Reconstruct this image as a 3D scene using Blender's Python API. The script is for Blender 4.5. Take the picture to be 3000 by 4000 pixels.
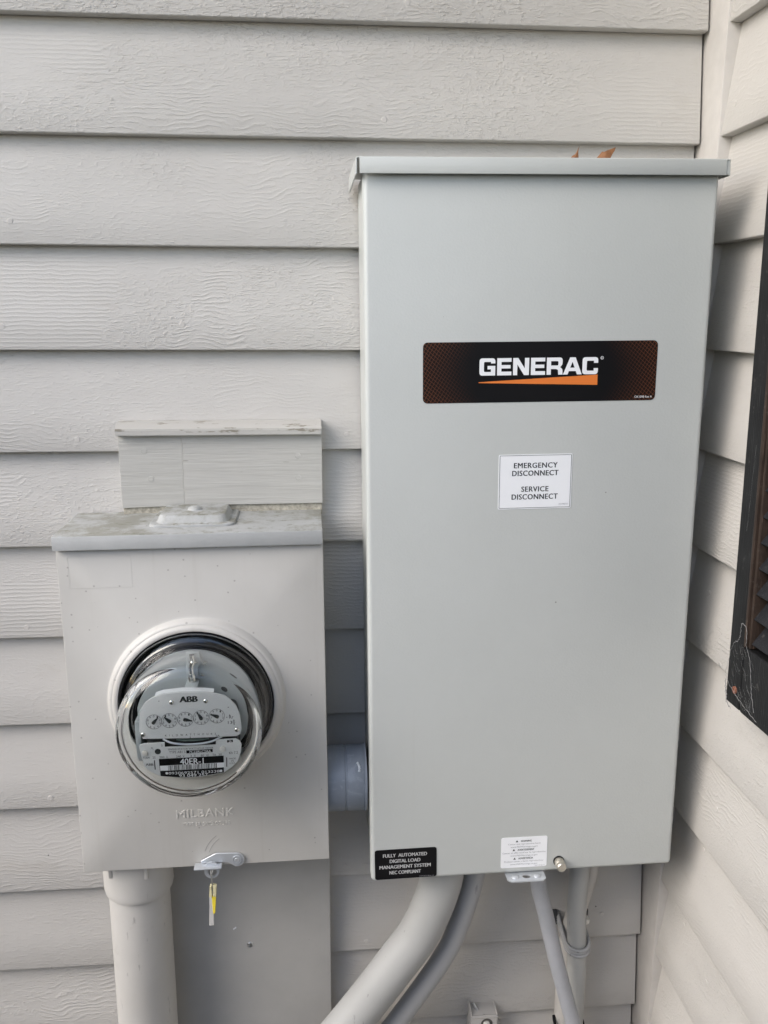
import bpy, bmesh, math, random
from mathutils import Vector, Matrix
random.seed(7)
SC = bpy.context.scene
for o in list(bpy.data.objects): bpy.data.objects.remove(o)
COL = SC.collection
R = math.radians
# ------------------------------------------------------------------ camera
cam = bpy.data.cameras.new('camera'); cam_o = bpy.data.objects.new('camera', cam); COL.objects.link(cam_o)
cam.sensor_fit = 'VERTICAL'; cam.sensor_height = 24.0; cam.sensor_width = 18.0
cam.lens = 3446.69/4000*24.0; cam.clip_start = 0.01; cam.clip_end = 300
r_, u_, f_ = Vector((0.99630148,-0.08588783,0.00257595)), Vector((0.01618527,0.21702284,0.97603234)), Vector((0.08438833,0.97238077,-0.21761029))
m = Matrix.Identity(4)
for i in range(3): m[i][0], m[i][1], m[i][2] = r_[i], u_[i], -f_[i]
m.translation = (0.012525,-0.979918,0.092112)
cam_o.matrix_world = m
SC.camera = cam_o
# ------------------------------------------------------------------ sky and sun
SUN_EL, SUN_AZ = R(37), R(-119)     # azimuth measured from +y towards +x : the sun stands off to the left, in front of the wall
w = bpy.data.worlds.new('World'); SC.world = w; w.use_nodes = True
nt = w.node_tree; nt.nodes.clear()
sky = nt.nodes.new('ShaderNodeTexSky'); sky.sky_type = 'NISHITA'; sky.sun_disc = False
sky.sun_elevation = SUN_EL; sky.sun_rotation = SUN_AZ
sky.air_density = 1.0; sky.dust_density = 1.6; sky.ozone_density = 1.0
bg = nt.nodes.new('ShaderNodeBackground'); bg.inputs[1].default_value = 0.15
out = nt.nodes.new('ShaderNodeOutputWorld')
nt.links.new(sky.outputs[0], bg.inputs[0]); nt.links.new(bg.outputs[0], out.inputs[0])
sl = bpy.data.lights.new('sun', 'SUN'); sl.energy = 0.95; sl.angle = R(38); sl.color = (1.0, 0.945, 0.885)
so = bpy.data.objects.new('sun', sl); COL.objects.link(so)
d = Vector((math.sin(SUN_AZ)*math.cos(SUN_EL), math.cos(SUN_AZ)*math.cos(SUN_EL), math.sin(SUN_EL)))
so.rotation_euler = (-d).to_track_quat('-Z', 'Y').to_euler(); so.location = (-3,-3,4)
SC.view_settings.view_transform = 'Standard'; SC.view_settings.look = 'None'
SC.view_settings.gamma = 1.0; SC.view_settings.use_curve_mapping = False
SC.view_settings.exposure = 1.12
SC.render.engine = 'CYCLES'
SC.cycles.use_denoising = True
SC.cycles.max_bounces = 14; SC.cycles.transmission_bounces = 12; SC.cycles.diffuse_bounces = 5; SC.cycles.glossy_bounces = 6

# ------------------------------------------------------------------ material helpers
def mat(name):
    M = bpy.data.materials.new(name); M.use_nodes = True
    return M, M.node_tree, M.node_tree.nodes['Principled BSDF']
def N(nt, t, **k):
    n = nt.nodes.new(t)
    for a, b in k.items(): setattr(n, a, b)
    return n
def L(nt, a, b): nt.links.new(a, b)
def mth(nt, op, a, b=None, c=None):
    n = N(nt, 'ShaderNodeMath', operation=op)
    for i, v in enumerate((a, b, c)):
        if v is None: continue
        if isinstance(v, (int, float)): n.inputs[i].default_value = v
        else: L(nt, v, n.inputs[i])
    return n.outputs[0]
def coords(nt, scale=(1,1,1), rnd=True):
    tc = N(nt, 'ShaderNodeTexCoord'); mp = N(nt, 'ShaderNodeMapping')
    src = tc.outputs['Object']
    if rnd:
        oi = N(nt, 'ShaderNodeObjectInfo')
        ad = N(nt, 'ShaderNodeVectorMath', operation='ADD')
        cx = N(nt, 'ShaderNodeCombineXYZ')
        L(nt, mth(nt, 'MULTIPLY', oi.outputs['Random'], 37.0), cx.inputs[0]); L(nt, mth(nt, 'MULTIPLY', oi.outputs['Random'], 91.0), cx.inputs[1])
        L(nt, mth(nt, 'MULTIPLY', oi.outputs['Random'], 23.0), cx.inputs[2])
        L(nt, src, ad.inputs[0]); L(nt, cx.outputs[0], ad.inputs[1]); src = ad.outputs[0]
    mp.inputs['Scale'].default_value = scale
    L(nt, src, mp.inputs['Vector'])
    return mp.outputs[0]
def noise(nt, vec, scale, detail=3, rough=.5, dist=0.0):
    n = N(nt, 'ShaderNodeTexNoise'); n.inputs['Scale'].default_value = scale; n.inputs['Detail'].default_value = detail
    n.inputs['Roughness'].default_value = rough; n.inputs['Distortion'].default_value = dist
    L(nt, vec, n.inputs['Vector']); return n.outputs['Fac']
def ramp(nt, v, stops):
    n = N(nt, 'ShaderNodeValToRGB'); e = n.color_ramp.elements
    while len(e) < len(stops): e.new(.5)
    for q, (p, c) in zip(e, stops):
        q.position = p; q.color = (*c, 1) if len(c) == 3 else c
    L(nt, v, n.inputs[0]); return n.outputs[0]
def mix(nt, f, a, b):
    n = N(nt, 'ShaderNodeMix', data_type='RGBA')
    if isinstance(f, (int, float)): n.inputs[0].default_value = f
    else: L(nt, f, n.inputs[0])
    for i, v in ((6, a), (7, b)):
        if isinstance(v, tuple): n.inputs[i].default_value = (*v, 1)
        else: L(nt, v, n.inputs[i])
    return n.outputs[2]
def bump(nt, h, b, strength=.5, dist=.001):
    n = N(nt, 'ShaderNodeBump'); n.inputs['Strength'].default_value = strength; n.inputs['Distance'].default_value = dist
    L(nt, h, n.inputs['Height']); L(nt, n.outputs[0], b.inputs['Normal']); return n
def smooth(nt, v, a, b):
    n = N(nt, 'ShaderNodeMapRange', interpolation_type='SMOOTHSTEP'); n.inputs[1].default_value = a; n.inputs[2].default_value = b
    L(nt, v, n.inputs[0]); return n.outputs[0]
def specks(nt, vec, scale, size, keep=.5):
    """scattered dots: 1 inside a dot"""
    v = N(nt, 'ShaderNodeTexVoronoi'); v.inputs['Scale'].default_value = scale; L(nt, vec, v.inputs['Vector'])
    sp = N(nt, 'ShaderNodeSeparateColor'); L(nt, v.outputs['Color'], sp.inputs[0])
    a = mth(nt, 'LESS_THAN', v.outputs['Distance'], mth(nt, 'MULTIPLY', sp.outputs[1], size))
    return mth(nt, 'MULTIPLY', a, mth(nt, 'LESS_THAN', sp.outputs[0], keep))

def simple(name, col, rough=.5, metal=0, var=.06, nscale=40, bstr=0.0, bscale=300, spec=None, speck=0.0, coat=0):
    M, t, b = mat(name)
    v = coords(t)
    c1 = tuple(x*(1-var) for x in col); c2 = tuple(min(1, x*(1+var)) for x in col)
    c = ramp(t, noise(t, v, nscale, 4, .6), [(.3, c1), (.7, c2)])
    if speck:
        c = mix(t, mth(t, 'MULTIPLY', specks(t, v, 70, .13, speck), .7), c, (.10, .09, .075))
    L(t, c, b.inputs['Base Color'])
    b.inputs['Roughness'].default_value = rough; b.inputs['Metallic'].default_value = metal
    if coat: b.inputs['Coat Weight'].default_value = coat
    if spec is not None: b.inputs['Specular IOR Level'].default_value = spec
    if bstr: bump(t, noise(t, v, bscale, 2), b, bstr, .0006)
    return M

def siding_material(name, col, bst=.75, lines=1.0):
    M, t, b = mat(name)
    v = coords(t)
    sp = N(t, 'ShaderNodeSeparateXYZ'); L(t, v, sp.inputs[0])
    def sc(s):
        mp = N(t, 'ShaderNodeMapping'); mp.inputs['Scale'].default_value = s; L(t, v, mp.inputs['Vector']); return mp.outputs[0]
    # patches of different pressing pattern, edges roughly upright
    vo = N(t, 'ShaderNodeTexVoronoi', feature='F1'); vo.inputs['Scale'].default_value = 1.0; vo.inputs['Randomness'].default_value = .9
    wob = N(t, 'ShaderNodeTexNoise'); wob.inputs['Scale'].default_value = 30; L(t, v, wob.inputs['Vector'])
    wv = N(t, 'ShaderNodeVectorMath', operation='MULTIPLY_ADD'); L(t, wob.outputs['Color'], wv.inputs[0]); wv.inputs[1].default_value = (.35,.35,.35); L(t, sc((7, 3, 9)), wv.inputs[2])
    L(t, wv.outputs[0], vo.inputs['Vector'])
    pc = N(t, 'ShaderNodeSeparateColor'); L(t, vo.outputs['Color'], pc.inputs[0])
    # ring lines
    warp = noise(t, sc((13, 3, 17)), 1.0, 2, .55)
    warp2 = noise(t, sc((170, 60, 260)), 1.0, 3, .65)
    zz = mth(t, 'ADD', sp.outputs[2], mth(t, 'MULTIPLY', warp, .050))
    zz = mth(t, 'ADD', zz, mth(t, 'MULTIPLY', warp2, .0046))
    ring = mth(t, 'SINE', mth(t, 'MULTIPLY', zz, 2*math.pi/.0050))
    ring = mth(t, 'POWER', mth(t, 'ADD', mth(t, 'MULTIPLY', ring, .5), .5), 3.0)
    ring = mth(t, 'MULTIPLY', ring, smooth(t, noise(t, sc((60, 30, 100)), 1.0, 3, .6), .36, .58))
    # straight comb lines
    zc = mth(t, 'ADD', sp.outputs[2], mth(t, 'MULTIPLY', noise(t, sc((60, 10, 120)), 1.0, 3, .6), .0055))
    comb = mth(t, 'POWER', mth(t, 'ADD', mth(t, 'MULTIPLY', mth(t, 'SINE', mth(t, 'MULTIPLY', zc, 2*math.pi/.0044)), .5), .5), 2.0)
    # pebbly paint and horizontal fibres
    peb = smooth(t, noise(t, sc((200, 200, 380)), 1.0, 3, .62), .48, .76)
    fib = smooth(t, noise(t, sc((75, 100, 520)), 1.0, 3, .6), .5, .78)
    fine = noise(t, sc((420, 420, 620)), 1.0, 3, .65)
    wr = mth(t, 'MULTIPLY', smooth(t, pc.outputs[0], .74, .78), lines); wc = mth(t, 'MULTIPLY', mth(t, 'MULTIPLY', smooth(t, pc.outputs[0], .30, .33), mth(t, 'SUBTRACT', 1.0, smooth(t, pc.outputs[0], .44, .47))), lines)
    wp = mth(t, 'SUBTRACT', 1.0, mth(t, 'MAXIMUM', wr, wc))
    h = mth(t, 'MULTIPLY', ring, mth(t, 'MULTIPLY', wr, .65))
    h = mth(t, 'MULTIPLY_ADD', comb, mth(t, 'MULTIPLY', wc, .55), h)
    amp = noise(t, sc((9, 5, 22)), 1.0, 2)
    h = mth(t, 'MULTIPLY_ADD', peb, mth(t, 'MULTIPLY', mth(t, 'MULTIPLY_ADD', wp, .8, .25), mth(t, 'MULTIPLY_ADD', smooth(t, amp, .3, .65), .75, .35)), h)
    h = mth(t, 'MULTIPLY_ADD', fib, mth(t, 'MULTIPLY_ADD', wp, .55, .25), h)
    h = mth(t, 'MULTIPLY_ADD', fine, .55, h)
    bn = bump(t, h, b, bst, .0011)
    oi = N(t, 'ShaderNodeObjectInfo')
    flat = smooth(t, noise(t, sc((3.2, 3, 7)), 1.0, 2), .34, .60)
    L(t, mth(t, 'MULTIPLY', mth(t, 'MULTIPLY_ADD', oi.outputs['Random'], bst*.45, bst*.70), mth(t, 'MULTIPLY_ADD', flat, .5, .5)), bn.inputs['Strength'])
    c1 = tuple(x*.955 for x in col); c2 = tuple(x*1.03 for x in col)
    c = ramp(t, noise(t, sc((5, 5, 12)), 1.0, 4, .6), [(.3, c1), (.7, c2)])
    grime = mth(t, 'MULTIPLY', smooth(t, noise(t, sc((11, 11, 30)), 1.0, 5, .7), .56, .8), .22)
    c = mix(t, grime, c, (.33, .29, .235))
    c = mix(t, mth(t, 'MULTIPLY', specks(t, v, 34, .045, .16), .85), c, (.05, .042, .035))
    L(t, c, b.inputs['Base Color']); b.inputs['Roughness'].default_value = .52
    return M

MS = siding_material('siding_paint', (.524, .508, .478), .56)
MTRIM = simple('trim_paint', (.532, .512, .482), .5, bstr=.25, bscale=220, speck=.05)
def board_material():
    M, t, b = mat('old_painted_wood'); v = coords(t)
    def sc(q, rot=0):
        mp = N(t, 'ShaderNodeMapping'); mp.inputs['Scale'].default_value = q; mp.inputs['Rotation'].default_value = (0, rot, 0); L(t, v, mp.inputs['Vector']); return mp.outputs[0]
    g1 = noise(t, sc((9, 60, 170), .10), 1, 4, .6); g2 = noise(t, sc((30, 120, 480), .06), 1, 3, .6)
    c = ramp(t, noise(t, sc((9, 9, 20)), 1, 5, .65), [(.3, (.435, .43, .40)), (.7, (.475, .468, .438))])
    c = mix(t, mth(t, 'MULTIPLY', smooth(t, noise(t, sc((45, 60, 420)), 1, 2, .5), .73, .78), .5), c, (.16, .145, .115))
    c = mix(t, mth(t, 'MULTIPLY', specks(t, v, 75, .11, .22), .85), c, (.09, .07, .05))
    L(t, c, b.inputs['Base Color']); b.inputs['Roughness'].default_value = .6
    bump(t, mth(t, 'MULTIPLY_ADD', g2, .6, smooth(t, g1, .35, .7)), b, .30, .0010)
    return M
MBOARD = board_material()
def case_material():
    M, t, b = mat('powder_coat'); v = coords(t, rnd=False)
    c = ramp(t, noise(t, v, 7, 5, .65), [(.3, (.500, .522, .506)), (.7, (.524, .546, .530))])
    st = N(t, 'ShaderNodeMapping'); st.inputs['Scale'].default_value = (70, 40, 2.2); L(t, v, st.inputs['Vector'])
    c = mix(t, mth(t, 'MULTIPLY', smooth(t, noise(t, st.outputs[0], 1, 4, .65), .60, .85), .10), c, (.36, .34, .29))
    c = mix(t, mth(t, 'MULTIPLY', specks(t, v, 42, .045, .16), .7), c, (.09, .08, .07))
    L(t, c, b.inputs['Base Color']); b.inputs['Roughness'].default_value = .40
    bump(t, noise(t, v, 430, 2), b, .30, .0006)
    return M
MCASE = case_material()
def socket_material():
    M, t, b = mat('weathered_enamel')
    v = coords(t, rnd=False)
    c = ramp(t, noise(t, v, 9, 5, .62), [(.3, (.503, .493, .462)), (.7, (.548, .538, .508))])
    streak = N(t, 'ShaderNodeMapping'); streak.inputs['Scale'].default_value = (60, 30, 3); L(t, v, streak.inputs['Vector'])
    c = mix(t, mth(t, 'MULTIPLY', smooth(t, noise(t, streak.outputs[0], 1, 4, .65), .55, .82), .25), c, (.34, .31, .25))
    c = mix(t, mth(t, 'MULTIPLY', specks(t, v, 120, .16, .22), .45), c, (.16, .15, .135))
    c = mix(t, mth(t, 'MULTIPLY', specks(t, v, 26, .030, .38), .8), c, (.05, .045, .04))
    L(t, c, b.inputs['Base Color']); b.inputs['Roughness'].default_value = .45
    bump(t, noise(t, v, 420, 2), b, .10, .0006)
    return M
MSOCK = socket_material()
def hood_material(name, amount):
    M, t, b = mat(name)
    v = coords(t, rnd=False)
    c = ramp(t, noise(t, v, 30, 5, .65), [(.3, (.385, .395, .39)), (.7, (.45, .46, .455))])
    g = N(t, 'ShaderNodeNewGeometry'); s = N(t, 'ShaderNodeSeparateXYZ'); L(t, g.outputs['Normal'], s.inputs[0])
    up = smooth(t, s.outputs[2], .35, .9)
    st = smooth(t, noise(t, v, 20, 6, .74, .3), .42, .60)
    c = mix(t, mth(t, 'MULTIPLY', mth(t, 'MULTIPLY', st, up), amount), c, (.215, .21, .165))
    st2 = smooth(t, noise(t, v, 75, 4, .7), .55, .7)
    c = mix(t, mth(t, 'MULTIPLY', mth(t, 'MULTIPLY', st2, up), amount*.9), c, (.17, .17, .12))
    c = mix(t, mth(t, 'MULTIPLY', specks(t, v, 60, .09, .35), .7), c, (.09, .085, .07))
    L(t, c, b.inputs['Base Color']); b.inputs['Roughness'].default_value = .6
    bump(t, noise(t, v, 300, 3), b, .2, .0008)
    return M
MHOOD = hood_material('dirty_hood_enamel', .72)
MHUB = hood_material('lichen_stained_plate', .9)
def pipe_material(name, col, rough=.5, scuff=.0):
    M, t, b = mat(name)
    v = coords(t)
    c = ramp(t, noise(t, v, 12, 5, .6), [(.3, tuple(x*.93 for x in col)), (.7, tuple(x*1.04 for x in col))])
    mp = N(t, 'ShaderNodeMapping'); mp.inputs['Scale'].default_value = (120, 120, 25); mp.inputs['Rotation'].default_value = (0, .5, 0); L(t, v, mp.inputs['Vector'])
    c = mix(t, mth(t, 'MULTIPLY', smooth(t, noise(t, mp.outputs[0], 1, 3, .6), .66, .74), .6), c, tuple(x*.45 for x in col))
    c = mix(t, mth(t, 'MULTIPLY', smooth(t, noise(t, v, 26, 4, .7), .6, .8), .35), c, (.25, .22, .17))
    if scuff: c = mix(t, mth(t, 'MULTIPLY', smooth(t, noise(t, v, 48, 5, .7, 1.5), .52, .66), scuff*.5), c, tuple(min(1, x*1.55) for x in col)); c = mix(t, mth(t, 'MULTIPLY', smooth(t, noise(t, v, 17, 4, .7), .5, .7), scuff*.35), c, tuple(x*.7 for x in col))
    L(t, c, b.inputs['Base Color']); b.inputs['Roughness'].default_value = rough
    bump(t, noise(t, v, 160, 3), b, .12, .0008)
    return M
MPVC = pipe_material('grey_pvc', (.40, .405, .395))
MPVC2 = pipe_material('darker_grey_pvc', (.36, .365, .37))
MRISER = pipe_material('painted_riser', (.515, .503, .475))
MNIP = pipe_material('blue_grey_pvc', (.215, .245, .29), .38, .8)
MPAINTPIPE = pipe_material('wall_painted_pipe', (.50, .485, .46))
def flex_material():
    M, t, b = mat('liquid_tight_jacket')
    v = coords(t, rnd=False)
    s = N(t, 'ShaderNodeSeparateXYZ'); L(t, v, s.inputs[0])
    h = mth(t, 'SINE', mth(t, 'MULTIPLY', s.outputs[2], 2*math.pi/.0016))
    bump(t, h, b, .35, .0004)
    L(t, ramp(t, noise(t, v, 40, 4), [(.3, (.33, .345, .37)), (.7, (.39, .40, .43))]), b.inputs['Base Color']); b.inputs['Roughness'].default_value = .5
    return M
MFLEX = flex_material()
MPANEL = simple('grey_panel_paint', (.41, .402, .38), .5, var=.06, nscale=14, bstr=.15, bscale=90, speck=.10)
MMETAL = simple('galvanised_steel', (.62, .63, .63), .38, .9, var=.15, nscale=180)
MALU = simple('aluminium_tab', (.60, .63, .66), .42, .55, var=.05)
MCHROME = simple('polished_steel', (.75, .74, .70), .18, 1.0)
MSILV = simple('silvery_screw', (.80, .79, .74), .35, .25, var=.05)
MBRASSY = simple('zinc_bolt', (.66, .62, .54), .35, .85, var=.1, nscale=200)
MBLK = simple('black_gasket', (.006, .006, .007), .4, spec=.2)
MBLKPL = simple('black_plastic_label', (.007, .007, .008), .45, var=.1, spec=.2)
MDARK = simple('dark_mechanism', (.05, .052, .055), .45)
MWHT = simple('white_label_vinyl', (.86, .88, .90), .4, var=.01)
MORG = simple('orange_print', (.76, .205, .035), .45, var=.02)
MINK = simple('black_ink', (.02, .025, .027), .5)
MGINK = simple('faint_grey_ink', (.30, .31, .33), .5)
MWINK = simple('white_ink', (.86, .88, .90), .45, var=.01)
MGREYINK = simple('silver_ink', (.50, .51, .51), .5)
MDIAL = simple('dial_enamel', (.66, .68, .68), .42, var=.015)
MDISC = simple('meter_base_enamel', (.42, .46, .47), .45, var=.03)
MGREEN = simple('green_tinted_disc', (.22, .30, .275), .4)
MYEL = simple('yellow_seal', (.82, .66, .06), .4)
MPALE = simple('pale_yellow_seal', (.62, .58, .36), .45)
MCLEAR = simple('milky_plastic', (.55, .54, .52), .35)
MWIRE = simple('seal_wire', (.5, .5, .48), .4, .8)
MWEB = simple('cobweb_silk', (.27, .27, .265), .9)
MRUST = simple('rusty_steel', (.22, .085, .05), .8, .2, var=.3, nscale=300)
MROUGH = simple('bare_splintered_wood', (.40, .375, .31), .9, var=.35, nscale=260, bstr=.8, bscale=500)
MVOID = simple('dark_sheathing', (.08, .075, .07), .9)
def shutter_material(name, c1, c2, rough):
    M, t, b = mat(name)
    v = coords(t)
    mp = N(t, 'ShaderNodeMapping'); mp.inputs['Scale'].default_value = (700, 700, 28); L(t, v, mp.inputs['Vector'])
    g = noise(t, mp.outputs[0], 1, 3, .6)
    c = ramp(t, noise(t, v, 25, 4, .65), [(.35, c1), (.75, c2)])
    c = mix(t, mth(t, 'MULTIPLY', smooth(t, g, .62, .72), .4), c, tuple(min(1, x*4+.03) for x in c2))
    c = mix(t, mth(t, 'MULTIPLY', smooth(t, noise(t, v, 90, 4, .75), .60, .75), .25), c, (.20, .19, .175))
    L(t, c, b.inputs['Base Color']); b.inputs['Roughness'].default_value = rough; b.inputs['Specular IOR Level'].default_value = .3
    bump(t, g, b, .5, .0008)
    return M
MSHUT = shutter_material('black_wood_grain_vinyl', (.0065, .007, .0075), (.013, .0135, .014), .6)
MSLAT = shutter_material('faded_black_vinyl', (.010, .0105, .0125), (.018, .0185, .0215), .6)
MBEAD = shutter_material('worn_brown_bead', (.024, .016, .012), (.052, .035, .026), .6)
def leaf_material():
    M, t, b = mat('dead_leaf')
    v = coords(t)
    L(t, ramp(t, noise(t, v, 160, 4, .6), [(.3, (.20, .085, .035)), (.7, (.34, .16, .07))]), b.inputs['Base Color'])
    b.inputs['Roughness'].default_value = .65; bump(t, noise(t, v, 420, 3), b, .4, .0006)
    return M
MLEAF = leaf_material()
def ground_material():
    M, t, b = mat('bark_mulch')
    v = coords(t, rnd=False)
    L(t, ramp(t, noise(t, v, 26, 6, .7), [(.3, (.045, .039, .033)), (.5, (.095, .082, .068)), (.75, (.17, .148, .125))]), b.inputs['Base Color'])
    b.inputs['Roughness'].default_value = .95; bump(t, noise(t, v, 40, 5, .7), b, 1.0, .02)
    return M
MGROUND = ground_material()
def glass_material():
    M, t, b = mat('clear_meter_glass')
    b.inputs['Base Color'].default_value = (.975, .99, .985, 1); b.inputs['Roughness'].default_value = 0.0
    b.inputs['IOR'].default_value = 1.48; b.inputs['Transmission Weight'].default_value = 1.0
    v = coords(t, rnd=False); bump(t, noise(t, v, 28, 2), b, .05, .0015)
    return M
MGLASS = glass_material()
def logo_material():
    M, t, b = mat('black_sticker_with_orange_mesh')
    v = coords(t, rnd=False)
    s = N(t, 'ShaderNodeSeparateXYZ'); L(t, v, s.inputs[0])
    ax = mth(t, 'ABSOLUTE', s.outputs[0])
    edge = smooth(t, mth(t, 'ADD', ax, mth(t, 'MULTIPLY', mth(t, 'POWER', mth(t, 'ABSOLUTE', s.outputs[2]), 2.0), 14.0)), .066, .128)
    per = .0030
    def lines(ca, sa):
        q = mth(t, 'ADD', mth(t, 'MULTIPLY', s.outputs[0], ca/per), mth(t, 'MULTIPLY', s.outputs[2], sa/per))
        fr = mth(t, 'ABSOLUTE', mth(t, 'SUBTRACT', mth(t, 'FRACT', q), .5))
        return mth(t, 'LESS_THAN', fr, .055)
    ln = mth(t, 'MAXIMUM', lines(.62, .78), lines(.86, -.50))
    c = mix(t, mth(t, 'MULTIPLY', edge, .6), (.0055, .0055, .0065), (.014, .006, .0045))
    c = mix(t, mth(t, 'MULTIPLY', ln, mth(t, 'MULTIPLY', edge, .9)), c, (.20, .075, .035))
    L(t, c, b.inputs['Base Color']); b.inputs['Roughness'].default_value = .4; b.inputs['Specular IOR Level'].default_value = .2
    return M
MLOGO = logo_material()

# ------------------------------------------------------------------ geometry helpers
def tag(o, label=None, cat=None, group=None, kind=None):
    if label: o['label'] = label
    if cat: o['category'] = cat
    if group: o['group'] = group
    if kind: o['kind'] = kind
    return o
def root(name, loc, label, cat, rot=(0,0,0), group=None):
    o = bpy.data.objects.new(name, None); COL.objects.link(o); o.location = loc; o.rotation_euler = rot
    o.empty_display_size = .05
    return tag(o, label, cat, group)
def done(name, bm, m, parent=None, smooth_ang=None):
    bmesh.ops.recalc_face_normals(bm, faces=bm.faces[:])
    me = bpy.data.meshes.new(name); bm.to_mesh(me); bm.free(); me.materials.append(m)
    if smooth_ang is not None:
        for p in me.polygons: p.use_smooth = True
        me.set_sharp_from_angle(angle=R(smooth_ang))
    o = bpy.data.objects.new(name, me); COL.objects.link(o)
    if parent is not None: o.parent = parent
    return o
def box(bm, x0, x1, y0, y1, z0, z1, bev=0, seg=2):
    b2 = bmesh.new()
    vs = [b2.verts.new((x, y, z)) for x in (x0, x1) for y in (y0, y1) for z in (z0, z1)]
    for f in ((0,1,3,2),(4,6,7,5),(0,4,5,1),(2,3,7,6),(0,2,6,4),(1,5,7,3)): b2.faces.new([vs[i] for i in f])
    bmesh.ops.recalc_face_normals(b2, faces=b2.faces[:])
    if bev: bmesh.ops.bevel(b2, geom=b2.edges[:], offset=bev, segments=seg, profile=.5, affect='EDGES')
    join(bm, b2)
def join(bm, b2, M=None):
    mp = {}
    for v in b2.verts: mp[v] = bm.verts.new(M @ v.co if M else v.co)
    for f in b2.faces:
        try: bm.faces.new([mp[v] for v in f.verts])
        except ValueError: pass
    b2.free()
def prism(bm, pts, y0, y1, bev=0, seg=2):
    """outline in (x, z), extruded from y0 (front) to y1 (back)"""
    b2 = bmesh.new()
    a = [b2.verts.new((x, y0, z)) for x, z in pts]; c = [b2.verts.new((x, y1, z)) for x, z in pts]
    ff = b2.faces.new(a); b2.faces.new(c[::-1])
    n = len(pts)
    for i in range(n): b2.faces.new((a[i], c[i], c[(i+1) % n], a[(i+1) % n]))
    bmesh.ops.recalc_face_normals(b2, faces=b2.faces[:])
    if bev:
        bmesh.ops.bevel(b2, geom=list(ff.edges), offset=bev, segments=seg, profile=.5, affect='EDGES')
    join(bm, b2)
def ring_prism(bm, outer, inner, y0, y1):
    """plate with a hole; outer and inner have the same number of points"""
    n = len(outer)
    A = [bm.verts.new((x, y0, z)) for x, z in outer]; B = [bm.verts.new((x, y0, z)) for x, z in inner]
    C = [bm.verts.new((x, y1, z)) for x, z in outer]; D = [bm.verts.new((x, y1, z)) for x, z in inner]
    for i in range(n):
        j = (i+1) % n
        bm.faces.new((A[i], A[j], B[j], B[i])); bm.faces.new((C[i], D[i], D[j], C[j]))
        bm.faces.new((A[i], C[i], C[j], A[j])); bm.faces.new((B[i], B[j], D[j], D[i]))
def rrect(x0, x1, z0, z1, r, n=6):
    p = []
    for cx, cz, a in ((x1-r, z1-r, 0), (x0+r, z1-r, 90), (x0+r, z0+r, 180), (x1-r, z0+r, 270)):
        for i in range(n+1):
            t = R(a + 90*i/n); p.append((cx+r*math.cos(t), cz+r*math.sin(t)))
    return p
def circ(cx, cz, r, n=24): return [(cx+r*math.cos(2*math.pi*i/n), cz+r*math.sin(2*math.pi*i/n)) for i in range(n)]
def lathe(bm, prof, c=(0,0,0), n=64, axis='y'):
    """prof: list of (radius, axial)"""
    rings = []
    for r, a in prof:
        if r < 1e-6:
            co = {'y': (c[0], a+c[1], c[2]), 'z': (c[0], c[1], a+c[2]), 'x': (a+c[0], c[1], c[2])}[axis]
            rings.append([bm.verts.new(co)])
        else:
            rg = []
            for i in range(n):
                p, q = r*math.cos(2*math.pi*i/n), r*math.sin(2*math.pi*i/n)
                co = {'y': (c[0]+p, a+c[1], c[2]+q), 'z': (c[0]+p, c[1]+q, a+c[2]), 'x': (a+c[0], c[1]+p, c[2]+q)}[axis]
                rg.append(bm.verts.new(co))
            rings.append(rg)
    for A, B in zip(rings, rings[1:]):
        if len(A) == 1 and len(B) == 1: continue
        for i in range(n):
            j = (i+1) % n
            if len(A) == 1: bm.faces.new((A[0], B[i], B[j]))
            elif len(B) == 1: bm.faces.new((A[i], A[j], B[0]))
            else: bm.faces.new((A[i], A[j], B[j], B[i]))
def spline(pts, per=10):
    P = [Vector(p) for p in pts]; P = [P[0]*2-P[1]] + P + [P[-1]*2-P[-2]]; o = []
    for i in range(1, len(P)-2):
        a, b, c, d = P[i-1], P[i], P[i+1], P[i+2]
        for k in range(per):
            t = k/per
            o.append(.5*((2*b)+(c-a)*t+(2*a-5*b+4*c-d)*t*t+(3*b-a-3*c+d)*t**3))
    o.append(P[-2]); return o
def tube(bm, path, rad, n=16, cap=True):
    path = [Vector(p) for p in path]
    rad = rad if isinstance(rad, (list, tuple)) else [rad]*len(path)
    T0 = (path[1]-path[0]).normalized()
    nrm = T0.orthogonal().normalized(); prev = T0; rings = []
    for i, p in enumerate(path):
        T = (path[min(i+1, len(path)-1)]-path[max(i-1, 0)]).normalized()
        nrm = (prev.rotation_difference(T) @ nrm).normalized(); prev = T
        bi = T.cross(nrm)
        rings.append([bm.verts.new(p + rad[i]*(math.cos(2*math.pi*k/n)*nrm + math.sin(2*math.pi*k/n)*bi)) for k in range(n)])
    for A, B in zip(rings, rings[1:]):
        for k in range(n): bm.faces.new((A[k], A[(k+1) % n], B[(k+1) % n], B[k]))
    if cap: bm.faces.new(rings[0][::-1]); bm.faces.new(rings[-1])
def loops_mesh(loops):
    """flat face set (with holes) from closed 2D loops, via a filled curve"""
    cu = bpy.data.curves.new('tmp', 'CURVE'); cu.dimensions = '2D'; cu.fill_mode = 'FRONT'
    for lp in loops:
        s = cu.splines.new('POLY'); s.points.add(len(lp)-1)
        for p, (x, y) in zip(s.points, lp): p.co = (x, y, 0, 1)
        s.use_cyclic_u = True
    return _curve_mesh(cu)
def _curve_mesh(cu):
    o = bpy.data.objects.new('tmp', cu); COL.objects.link(o)
    dg = bpy.context.evaluated_depsgraph_get()
    me = bpy.data.meshes.new_from_object(o.evaluated_get(dg))
    bpy.data.objects.remove(o); bpy.data.curves.remove(cu)
    return me
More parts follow.
